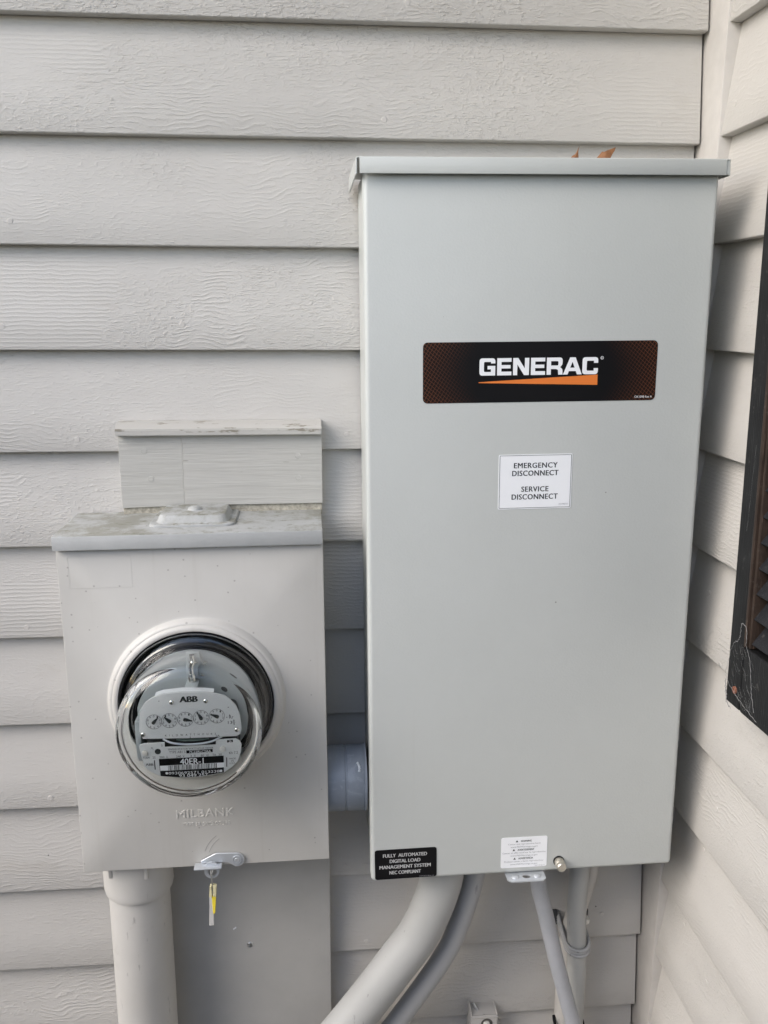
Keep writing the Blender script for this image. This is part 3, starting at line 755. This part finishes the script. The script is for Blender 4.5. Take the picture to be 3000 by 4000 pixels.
for i, (cx, cz) in enumerate(cent):
    cx, cz = S(cx), Zm(cz); bm = bmesh.new()
    ring_prism(bm, circ(cx, cz, .0077, 36), circ(cx, cz, .0074, 36), YD-.0002, YD-.00005)
    for dgt in range(10):
        a = R(90) - (1 if i % 2 == 0 else -1)*R(36)*dgt
        x, z = cx+.0060*math.cos(a), cz+.0060*math.sin(a)
        words(bm, str(dgt), x-.0007, x+.0007, z-.0011, z+.0011, YD, th=.00012)
    done('dial', bm, MINK, dp)
    a = R(angd[i]); c, s = math.cos(a), math.sin(a); bm = bmesh.new()
    pr = [(-.0020, .0009), (-.0010, .0017), (.0012, .0015), (.0062, .0003), (.0066, 0), (.0062, -.0003), (.0012, -.0015), (-.0010, -.0017), (-.0020, -.0009)]
    prism(bm, [(cx+p*c-q*s, cz+p*s+q*c) for p, q in pr], YD-.0018, YD-.0008)
    done('pointer', bm, MINK, dp)
    bm = bmesh.new(); lathe(bm, [(.0008, -.0017), (.0007, -.0024), (0, -.0025)], c=(cx, YD, cz), n=10); done('pivot', bm, MCHROME, dp, 40)
bm = bmesh.new()
words(bm, 'ABB', S(-.1172), S(-.0998), Zm(-.2793), Zm(-.2733), YD, offset=.06)
words(bm, 'Rr', S(-.0698), S(-.0655), Zm(-.2983), Zm(-.2948), YD); words(bm, '13', S(-.0712), S(-.0670), Zm(-.3040), Zm(-.3008), YD)
words(bm, '8', S(-.0662), S(-.0645), Zm(-.3018), Zm(-.2996), YD); words(bm, '9', S(-.0662), S(-.0645), Zm(-.3056), Zm(-.3032), YD); prism(bm, [(S(-.0667), Zm(-.3027)), (S(-.0640), Zm(-.3027)), (S(-.0640), Zm(-.3023)), (S(-.0667), Zm(-.3023))], YD-.0001, YD)
words(bm, 'KILOWATTHOURS', S(-.1330), S(-.0835), Zm(-.3150), Zm(-.3130), YD, space=2.6); words(bm, '2A', S(-.0838), S(-.0798), Zm(-.3172), Zm(-.3152), YD)
words(bm, '1', S(-.1090), S(-.1084), Zm(-.3180), Zm(-.3160), YD)
for x, z in ((-.1372,-.2772), (-.0703,-.2862), (-.0692,-.2945), (-.0720,-.2968)): prism(bm, circ(S(x), Zm(z), .0005, 10), YD-.0001, YD)
tag(done('lettering', bm, MINK, dp), kind='stuff')
for x, z in ((-.1544,-.3122), (-.1251,-.2791), (-.0920,-.2789), (-.0626,-.3107)):
    bm = bmesh.new(); lathe(bm, [(.0024, 0), (.0023, -.0005), (.0016, -.0011), (0, -.0013)], c=(S(x), YD, Zm(z)), n=16); done('rivet', bm, MCHROME, dp, 40)
# name plate
np_out = [(-.1594,-.3254),(-.1582,-.3232),(-.1547,-.3221),(-.1341,-.3215),(-.1342,-.3268),(-.1000,-.3264),(-.0840,-.3263),(-.0839,-.3208),(-.0643,-.3204),(-.0598,-.3229),(-.0581,-.3272),(-.0591,-.3355),(-.0625,-.3459),(-.0685,-.352),(-.0771,-.358),(-.1014,-.3608),(-.119,-.3612),(-.1401,-.3590),(-.149,-.3544),(-.1555,-.3486),(-.1576,-.3393)]
YN = YD+.0005
bm = bmesh.new(); prism(bm, [(S(a), Zm(b)) for a, b in np_out], YN, YN+.0010, .0003, 1)
npl = done('name_plate', bm, MDIAL, mt, 35)
bm = bmesh.new()
words(bm, 'SINGLE-STATOR WATTHOUR METER', S(-.1311), S(-.0866), Zm(-.3302), Zm(-.3284), YN); words(bm, 'TYPE AB1 S', S(-.1301), S(-.1142), Zm(-.3337), Zm(-.3312), YN)
for s, a, b_ in (('FORM', -.1562, -.1515), ('2S', -.1494, -.1474), ('200', -.1446, -.1412), ('CL', -.1400, -.1385), ('240', -.1330, -.1296), ('V', -.1284, -.1272), ('3', -.1232, -.1222), ('W', -.1206, -.1194), ('60', -.1158, -.1136), ('HZ', -.1120, -.1102), ('TA', -.1076, -.1052), ('30', -.1034, -.1010)):
    q = (a+.1562)/(.1562-.0760)*.0010; k = 1.27; a2, b2_ = -.1562+(a+.1562)*1.41, -.1562+(b_+.1562)*1.41
    words(bm, s, S(a2), S(b2_), Zm(-.3388)+q, Zm(-.3364)+q, YN)
words(bm, 'ABB', S(-.1541), S(-.1463), Zm(-.3465), Zm(-.3440), YN, offset=.03)
words(bm, 'Kh 7.2', S(-.0712), S(-.0622), Zm(-.3370), Zm(-.3342), YN)
for i, s in enumerate(('MADE', 'IN', 'U.S.A.')): words(bm, s, S(-.0714), S(-.0644), Zm(-.3430)-.0026*i, Zm(-.3412)-.0026*i, YN, fit_w=False)
words(bm, 'FL', S(-.1475), S(-.1450), Zm(-.3285), Zm(-.3263), YN); words(bm, 'S', S(-.1374), S(-.1362), Zm(-.3258), Zm(-.3236), YN)
prism(bm, circ(S(-.1411), Zm(-.3312), .0030, 20), YN-.0001, YN)
for x in (-.1449, -.0738): prism(bm, [(S(x)-.0005, Zm(-.3510)), (S(x)+.0005, Zm(-.3510)), (S(x)+.0005, Zm(-.3405)), (S(x)-.0005, Zm(-.3405))], YN-.0001, YN)
tag(done('lettering', bm, MINK, npl), kind='stuff')
bm = bmesh.new()
for q in ([(-.1405,-.3393),(-.0768,-.3384),(-.0768,-.3573),(-.1014,-.3601),(-.119,-.3605),(-.1400,-.3585)], [(-.1133,-.3343),(-.0873,-.3339),(-.0873,-.3307),(-.1133,-.3311)], [(-.0728,-.3242),(-.0670,-.3240),(-.0670,-.3214),(-.0728,-.3216)]):
    prism(bm, [(S(a), Zm(b)) for a, b in q], YN-.00025, YN)
done('black_panel', bm, MBLKPL, npl)
bm = bmesh.new(); YB = YN-.00025
words(bm, '40ER-1', S(-.1198), S(-.0967), Zm(-.3462), Zm(-.3397), YB, offset=.012); words(bm, '7C22RLC2AA', S(-.1105), S(-.0890), Zm(-.3339), Zm(-.3314), YB, offset=.01)
words(bm, '2A', S(-.0712), S(-.0682), Zm(-.3239), Zm(-.3217), YB); words(bm, '0930692571 013238', S(-.1318), S(-.0812), Zm(-.3567), Zm(-.3538), YB); words(bm, '93 049 257', S(-.1216), S(-.0930), Zm(-.3600), Zm(-.3568), YB, offset=.012)
for x in (-.1336, -.0798): prism(bm, circ(S(x), Zm(-.3552), .0014, 14), YB-.0001, YB)
prism(bm, [(S(-.1398), Zm(-.3523)), (S(-.0762), Zm(-.3512)), (S(-.0762), Zm(-.3457)), (S(-.1398), Zm(-.3467))], YB-.0001, YB)
tag(done('white_print', bm, MWINK, npl), kind='stuff')
bm = bmesh.new(); x = -.1318; rr_ = random.Random(3)
while x < -.0835:
    wv = rr_.choice((.00035, .0006, .0009)); q = (x+.1398)/.0636*.0010
    prism(bm, [(S(x), Zm(-.3521)+q), (S(x+wv), Zm(-.3521)+q), (S(x+wv), Zm(-.3469)+q), (S(x), Zm(-.3469)+q)], YB-.0002, YB-.0001); x += wv+rr_.choice((.0004, .0006, .0010))
tag(done('barcode', bm, MINK, npl), kind='stuff')
for x, z in ((-.1538,-.3322), (-.0773,-.3308)):
    bm = bmesh.new(); lathe(bm, [(.0028, 0), (.0031, -.0008), (.0028, -.0017), (.0012, -.0021), (0, -.0021)], c=(S(x), YN, Zm(z)), n=18); done('screw', bm, MSILV, npl, 40)

# ------------------------------------------------------------------ seal hanging from the latch
sg = root('meter_seal', (-.1006, -.1088, -.5010), 'yellow and clear plastic meter seal dangling on a wire from the latch', 'seal')
bm = bmesh.new(); tube(bm, spline([(.0004, .0026, .002), (.0016, -.0012, .001), (.0010, -.0030, -.003), (0, -.0018, -.012), (-.0002, -.0006, -.019)], 6), .00045, 6)
tube(bm, spline([(-.0006, .0026, .001), (-.0004, -.0022, -.006), (.0006, -.0012, -.019)], 6), .00045, 6); done('seal_wire', bm, MWIRE, sg, 60)
bm = bmesh.new(); prism(bm, [(-.0022,-.0188),(-.0004,-.0182),(-.0001,-.0300),(-.0006,-.0325),(-.0034,-.0322)], -.0030, .0015, .0004, 1); prism(bm, [(.0010,-.0180),(.0050,-.0190),(.0042,-.0326),(.0008,-.0320)], -.0026, .0015, .0004, 1); done('seal_body', bm, MPALE, sg, 40)
bm = bmesh.new(); prism(bm, [(-.0008,-.0318),(.0040,-.0316),(.0024,-.0525),(.0004,-.0550),(-.0002,-.0520)], -.0018, .0004, .0003, 1); done('seal_flag', bm, MYEL, sg, 40)
bm = bmesh.new(); prism(bm, [(-.0032,-.0318),(-.0002,-.0318),(.0004,-.0556),(.0002,-.0690),(-.0050,-.0692),(-.0038,-.0480)], -.0012, .0010, .0003, 1); done('seal_strip', bm, MCLEAR, sg, 40)

# ------------------------------------------------------------------ board and drip cap above the meter box, panel below it
sb = root('patch_board', (-.082, 0, -.115), 'short painted wooden board with a drip cap just above the meter box', 'board')
bm = bmesh.new(); prism(bm, [(-.1096,-.0004),(-.04222,.0014),(-.04222,.0860),(-.1102,.0860)], -.0120, .0110, .00025, 1); done('board_piece', bm, MBOARD, sb, 35)
bm = bmesh.new(); prism(bm, [(-.0421,.0014),(.1095,.0022),(.1095,.0860),(-.0421,.0860)], -.0121, .0110, .00025, 1); done('board_piece', bm, MBOARD, sb, 35)
bm = bmesh.new()
for pr in ([(-.0205,.0800),(-.0205,.0868),(-.0110,.0935),(.004,.0942),(.004,.0800)],):
    b2 = bmesh.new(); A = [b2.verts.new((-.1112, y, z)) for y, z in pr]; B = [b2.verts.new((.1096, y, z)) for y, z in pr]
    b2.faces.new(A); b2.faces.new(B[::-1])
    for i in range(5): b2.faces.new((A[i], B[i], B[(i+1) % 5], A[(i+1) % 5]))
    bmesh.ops.recalc_face_normals(b2, faces=b2.faces[:]); bmesh.ops.bevel(b2, geom=b2.edges[:], offset=.0007, segments=2, affect='EDGES'); join(bm, b2)
def peel_material():
    M, t, b = mat('peeling_cap_paint'); v = coords(t)
    mp = N(t, 'ShaderNodeMapping'); mp.inputs['Scale'].default_value = (30, 160, 160); L(t, v, mp.inputs['Vector'])
    n1 = noise(t, mp.outputs[0], 1, 4, .65)
    L(t, mix(t, smooth(t, n1, .58, .64), (.46, .45, .42), (.24, .22, .18)), b.inputs['Base Color']); b.inputs['Roughness'].default_value = .6; bump(t, n1, b, .6, .0008); return M
done('drip_cap', bm, peel_material(), sb, 35)
bm = bmesh.new(); box(bm, -.1090, .1090, -.0095, .0100, -.0110, .0030, .0004, 1); done('raw_wood_strip', bm, MROUGH, sb)
nail_me2 = nail_me.copy(); nail_me2.materials.clear(); nail_me2.materials.append(MBOARD)
for x, z in ((-.083, .0626), (-.0773, .0317), (.0829, .0557), (.0832, .0311)):
    o = bpy.data.objects.new('nail_head', nail_me2); COL.objects.link(o); o.parent = sb; o.location = (x, -.01205, z); o.scale = (1.1, .5, 1.1)
bm = bmesh.new(); box(bm, -.1720, .0306, -.0150, .0110, -1.60, -.4935, .0012)
pnl = done('backing_panel', bm, MPANEL, None, 35); tag(pnl, 'flat grey backing panel fixed to the wall below the meter box', 'panel')
bm = bmesh.new(); lathe(bm, [(.0040, .0), (.0040, -.0006), (.0030, -.0012), (.0012, -.0008), (0, -.0004)], c=(-.0695, -.0150, -.6725), n=20); done('screw', bm, MMETAL, pnl, 40)
bm = bmesh.new(); prism(bm, [(-.0892,-.650),(-.0855,-.6475),(-.0860,-.6460),(-.0896,-.6485)], -.0156, -.0150); done('paint_chip', bm, MWHT, pnl)

# ------------------------------------------------------------------ pipes
def pipe_thing(name, pts, r, m_, label, cat, group=None, per=12, n=28):
    bm = bmesh.new(); tube(bm, spline(pts, per), r, n); o = done(name, bm, m_, None, 60); return tag(o, label, cat, group)
# riser under the meter box
rs = root('riser_conduit', (-.1915, -.0500, -1.60), 'thick pale vertical conduit rising into the underside of the meter box', 'conduit')
bm = bmesh.new(); lathe(bm, [(.0345, 0), (.0345, 1.085), (.030, 1.085)], n=48, axis='z'); done('pipe', bm, MRISER, rs, 50)
bm = bmesh.new(); lathe(bm, [(.0340, 1.0440), (.0376, 1.0440), (.0380, 1.0444), (.0389, 1.0485), (.0391, 1.0500), (.0393, 1.103), (.034, 1.103)], n=56, axis='z'); cp = done('coupling', bm, MRISER, rs, 25)
for a in (-128, -66):
    x, y = .0393*math.cos(R(a)), .0393*math.sin(R(a)); bm = bmesh.new()
    box(bm, x-.0022, x+.0022, y-.0022, y+.0022, 1.076, 1.104, .001, 2); done('lug', bm, MRISER, cp, 40)
# wide nipple between the boxes
npx = root('conduit_nipple', (.045, -.060, -.4240), 'short fat blue-grey conduit joining the two electrical boxes', 'conduit')
bm = bmesh.new(); lathe(bm, [(.0366, -.030), (.0366, .0020), (.0356, .0032), (.0356, .006)], n=48, axis='x'); done('sleeve', bm, MNIP, npx, 35)
bm = bmesh.new(); lathe(bm, [(.0350, .0040), (.0366, .0052), (.0368, .0230), (.0360, .0242), (.0376, .0246), (.0376, .0268)], n=48, axis='x'); done('coupling', bm, MNIP, npx, 35)
bm = bmesh.new(); tube(bm, spline([(.016, -.0225, .0300), (.017, -.0240, .0290), (.0185, -.0270, .0258), (.0178, -.0295, .0222)], 5), [.0006+.0012*abs(math.sin(i*1.3)) for i in range(16)], 7); done('glue_blob', bm, simple('dried_glue', (.62, .66, .70), .3), npx, 60)
pipe_thing('curved_conduit', [(.1640,-.070,-.500), (.1602,-.070,-.5555), (.1384,-.070,-.6182), (.1090,-.070,-.6641), (.0497,-.070,-.7473), (-.030,-.070,-.850), (-.105,-.070,-.960), (-.150,-.070,-1.10), (-.158,-.070,-1.60)], .0248, MPVC, 'thick grey conduit curving down to the left from under the tall box', 'conduit')
pipe_thing('curved_conduit', [(.2060,-.060,-.500), (.2009,-.060,-.5625), (.1831,-.060,-.6288), (.1623,-.060,-.6760), (.1072,-.060,-.7610), (.036,-.060,-.860), (-.035,-.060,-.968), (-.075,-.060,-1.11), (-.082,-.060,-1.60)], .0126, MPVC2, 'slimmer grey conduit curving beside and behind the thick one', 'conduit')
pipe_thing('flexible_conduit', [(.2690,-.078,-.500), (.2747,-.076,-.5597), (.2843,-.075,-.5989), (.3046,-.074,-.6795), (.3283,-.072,-.764), (.3520,-.068,-.850), (.372,-.062,-.96), (.380,-.058,-1.10), (.381,-.058,-1.60)], .0094, MFLEX, 'blue-grey ribbed flexible conduit slanting right in front of the straight pipe', 'conduit')
pipe_thing('straight_conduit', [(.3350,-.050,-.495), (.3347,-.045,-.5787), (.3368,-.038,-.632), (.3405,-.0370,-.700), (.3412,-.0370,-.80), (.342,-.037,-1.60)], .0120, MPVC, 'straight grey conduit held to the wall by a pipe strap', 'conduit')
pipe_thing('painted_conduit', [(.3600,-.030,-.495), (.3548,-.020,-.590), (.3465,-.0135,-.645), (.3385,-.0125,-.69), (.3355,-.0125,-.80), (.335,-.0125,-1.60)], .0118, MPAINTPIPE, 'wall-coloured conduit running behind the strapped grey pipe', 'conduit')
def strap(bm, cx, zc, hw, yf, z0, z1, th):
    """band from the wall round the front of a pipe"""
    pa = [(cx-hw, .001)] + [(cx+hw*math.cos(R(a)), -(-yf-hw)+(-hw*math.sin(R(a)))) for a in range(180, -1, -12)] + [(cx+hw, .001)]
    for A, B in zip(pa, pa[1:]):
        A, B = Vector(A), Vector(B); nn_ = Vector((B.y-A.y, -(B.x-A.x))).normalized()*th
        v = [bm.verts.new(q) for q in ((A.x, A.y, z0), (B.x, B.y, z0), (B.x, B.y, z1), (A.x, A.y, z1))]
        bm.faces.new(v)
ps = root('pipe_strap', (.3400, 0, -.6800), 'ribbed grey strap clamping the straight conduit to the siding, with a bright screw', 'pipe strap')
for q, hw in ((.0036, .0150), (0, .0142), (-.0040, .0150)):
    bm = bmesh.new(); path = [(-.0150, .002, q+.012)] + [(hw*math.cos(R(a)), -.0365-hw*math.sin(R(a))*1.02, q-.0035*math.sin(R(a))) for a in range(186, -7, -12)] + [(.0150, .002, q+.012)]
    tube(bm, spline(path, 3), .0023, 8); done('strap_rib', bm, MPVC2, ps, 60)
for x in (-.0215, .0190):
    bm = bmesh.new(); box(bm, x-.0055, x+.0055, -.004, .002, .002, .022, .0015); done('strap_ear', bm, MDARK, ps, 40)
bm = bmesh.new(); lathe(bm, [(.0050, -.004), (.0052, -.0110), (.0036, -.0130), (0, -.0130)], c=(.0195, 0, .0105), n=8); done('strap_screw', bm, MSILV, ps, 40)
tie = bmesh.new(); path = [(.3400+.0185*math.cos(R(a)), -.0230-.028*math.sin(R(a)), -.8105-.010*math.sin(R(a))) for a in range(200, -21, -10)]
tube(tie, path, .0021, 8); o = done('cable_tie', tie, MBLK, None, 60); tag(o, 'thin black band round the pipes at the bottom edge', 'cable tie')
ph = root('pipe_hanger', (.2280, 0, -.8360), 'small beige metal pipe bracket with a bright screw, low on the siding', 'bracket')
bm = bmesh.new(); box(bm, -.0172, .0172, -.0210, -.0190, -.030, .0430, .0006); box(bm, -.0172, .0172, -.0205, .004, .0415, .0430, .0004); box(bm, -.0176, -.0160, -.0205, .004, -.03, .0480, .0004); box(bm, .0160, .0176, -.0205, .004, -.03, .0440, .0004); box(bm, -.0178, .0178, -.0222, -.0208, .0395, .0420, .0004)
done('bracket_plate', bm, MPAINTPIPE, ph, 35)
bm = bmesh.new(); prism(bm, circ(.0035, .0305, .0076, 20), -.02135, -.0209); done('slot', bm, MVOID, ph)
bm = bmesh.new(); lathe(bm, [(.0045, -.020), (.0048, -.0235), (.0034, -.0262), (0, -.0266)], c=(.0030, 0, .0305), n=12); done('bracket_screw', bm, MSILV, ph, 40)
bm = bmesh.new(); tube(bm, [(-.0120, -.006, .0500), (-.0070, -.0110, .0425)], .0017, 8); done('hanger_pin', bm, MMETAL, ph, 50)

# ------------------------------------------------------------------ shutter on the right wall
# local x = along world -y from the edge near the corner, local y = into the wall (+x), z up
sh = root('window_shutter', (.4400, -.2115, -.2732), 'black louvred shutter with a worn brown inner edge on the right wall', 'shutter', rot=(R(-1.23), 0, 0))
hold = sh
def shp(name, bm, m_, parent=None, sm=35):
    """geometry given with x outward along the shutter's width is turned to face -x"""
    for v in bm.verts: v.co = (v.co.y, -v.co.x, v.co.z)
    return done(name, bm, m_, parent or sh, sm)
Wd, Hh, D = .330, 1.15, -.0264
bm = bmesh.new(); box(bm, .0, .0272, D, 0, .0005, Hh, .0018, 3)
st = shp('stile', bm, MSHUT)
bm = bmesh.new(); box(bm, Wd-.0272, Wd, D, 0, .0005, Hh, .0018, 3); shp('stile', bm, MSHUT)
bm = bmesh.new(); prism(bm, rrect(.0274, Wd-.0274, -.0003, .0640, .0030, 4), D+.0006, 0, .001, 1); shp('rail', bm, MSHUT)
bm = bmesh.new(); prism(bm, rrect(.0274, Wd-.0274, Hh-.065, Hh-.001, .003, 4), D+.0006, 0, .001, 1); shp('rail', bm, MSHUT)
for x0 in (.0276, Wd-.0370):
    bm = bmesh.new(); box(bm, x0, x0+.0048, D-.0012, -.004, .0650, Hh-.066, .0012, 2); box(bm, x0+.0050, x0+.0092, D+.0010, -.004, .0650, Hh-.066, .0012, 2); shp('bead', bm, MBEAD)
bm = bmesh.new(); box(bm, .0276, Wd-.0276, -.0030, -.0010, .0640, Hh-.066); shp('back_panel', bm, MBLK)
sm_ = None; zz = .0705
while zz < Hh-.10:
    if sm_ is None:
        bm = bmesh.new(); pr = [(D+.0020, 0), (D+.0032, -.0012), (D+.0052, .0), (-.0052, .0215), (-.0070, .0235)]
        A = [bm.verts.new((.0372, y, z)) for y, z in pr]; B = [bm.verts.new((Wd-.0372, y, z)) for y, z in pr]
        bm.faces.new(A); bm.faces.new(B[::-1])
        for i in range(5): bm.faces.new((A[i], B[i], B[(i+1) % 5], A[(i+1) % 5]))
        s0 = shp('louvre_slat', bm, MSLAT); sm_ = s0
    else:
        s0 = sm_.copy(); COL.objects.link(s0)
    s0.location = (0, 0, zz); zz += .02385
bm = bmesh.new(); lathe(bm, [(.0036, .001), (.0036, -.0012), (.0022, -.0016), (.0012, -.0010), (0, -.0009)], c=(.0178, D, .0178), n=18); shp('screw', bm, MRUST)
# cobweb over the shutter's corner
def WP(px, pz, off=.0022): return (.4136-off, px, pz)
bm = bmesh.new(); rw = random.Random(11)
def strand(pts, r=.0004, jit=.0007):
    p = spline(pts, 7); p = [q+Vector((0, rw.uniform(-jit, jit), rw.uniform(-jit, jit))) for q in p]
    tube(bm, p, [r*rw.uniform(.2, .65) for _ in p], 5, False)
strand([WP(-.2115,-.245), WP(-.2170,-.222), WP(-.2215,-.211), WP(-.2290,-.2055), WP(-.2325,-.2000), WP(-.2330,-.1905), WP(-.2345,-.1865), WP(-.2410,-.1868), WP(-.2440,-.1920), WP(-.2445,-.2030)])
strand([WP(-.2445,-.2045), WP(-.2500,-.2095), WP(-.2560,-.220), WP(-.2600,-.236), WP(-.2650,-.250), WP(-.2700,-.2600)])
strand([WP(-.2118,-.2465), WP(-.2200,-.2520), WP(-.2330,-.2570), WP(-.2440,-.2600), WP(-.2600,-.2630), WP(-.2760,-.2660)])
strand([WP(-.2120,-.250), WP(-.2140,-.2580), WP(-.2165,-.2660), WP(-.2195,-.2720), WP(-.2280,-.2745)], .0007, .0012)
strand([WP(-.2125,-.2510), WP(-.2145,-.2560), WP(-.2155,-.2620), WP(-.2180,-.2660)], .0008, .0014)
strand([(.434, -.2185, -.2735), (.434, -.2200, -.2790), (.434, -.2205, -.2850)], .0003, .0004)
for i in range(44):
    y, z = rw.uniform(-.262, -.222), rw.uniform(-.262, -.206)
    strand([WP(y, z), WP(y-rw.uniform(.001, .005), z-rw.uniform(.001, .006)), WP(y-rw.uniform(.003, .009), z-rw.uniform(.002, .010))], .00010, .0004)
for i in range(0):
    y, z = rw.uniform(-.236, -.216), rw.uniform(-.19, -.09)
    strand([WP(y, z), WP(y-.0015, z-.004), WP(y-.001, z-.009)], .00018, .0004)
strand([WP(-.229, -.02), WP(-.2275, -.07), WP(-.2265, -.10)], .0001, .0003)
cw = done('cobweb', bm, MWEB); tag(cw, kind='stuff'); tag(cw, 'dusty grey cobweb strands stretched over the lower corner of the black shutter', 'cobweb')

# ------------------------------------------------------------------ dead leaves on the lid
def leaf(pts, y, lean, label, ribs):
    bm = bmesh.new(); n = len(pts); zb = min(p[1] for p in pts); cxx = sum(p[0] for p in pts)/n
    def pos(x, z, o): return (x, y+lean*(z-zb)+14*(x-cxx)**2+o, z)
    A = [bm.verts.new(pos(x, z, -.0002)) for x, z in pts]; B = [bm.verts.new(pos(x, z, .0002)) for x, z in pts]
    c = Vector((cxx, 0, sum(p[1] for p in pts)/n)); ca = bm.verts.new(pos(c.x, c.z, -.0010)); cb = bm.verts.new(pos(c.x, c.z, -.0006))
    for i in range(n):
        j = (i+1) % n; bm.faces.new((A[i], A[j], ca)); bm.faces.new((B[j], B[i], cb)); bm.faces.new((A[i], B[i], B[j], A[j]))
    o = done('dead_leaf', bm, MLEAF); tag(o, label, 'leaf', 'dead leaves on the lid of the tall box')
leaf([(.2680,.2345),(.2702,.2405),(.2720,.2435),(.2747,.2448),(.2762,.2472),(.2783,.2520),(.2778,.2470),(.2782,.2420),(.2790,.2345)], -.090, .05, 'narrow spiky brown dead leaf tip poking up behind the lid', 0)
leaf([(.2900,.2348),(.2965,.2410),(.3005,.2458),(.3030,.2486),(.3048,.2482),(.3075,.2496),(.3172,.2532),(.3160,.2500),(.3133,.2462),(.3105,.2410),(.3080,.2349)], -.086, .10, 'broader slanting brown dead leaf poking up behind the lid', 0)
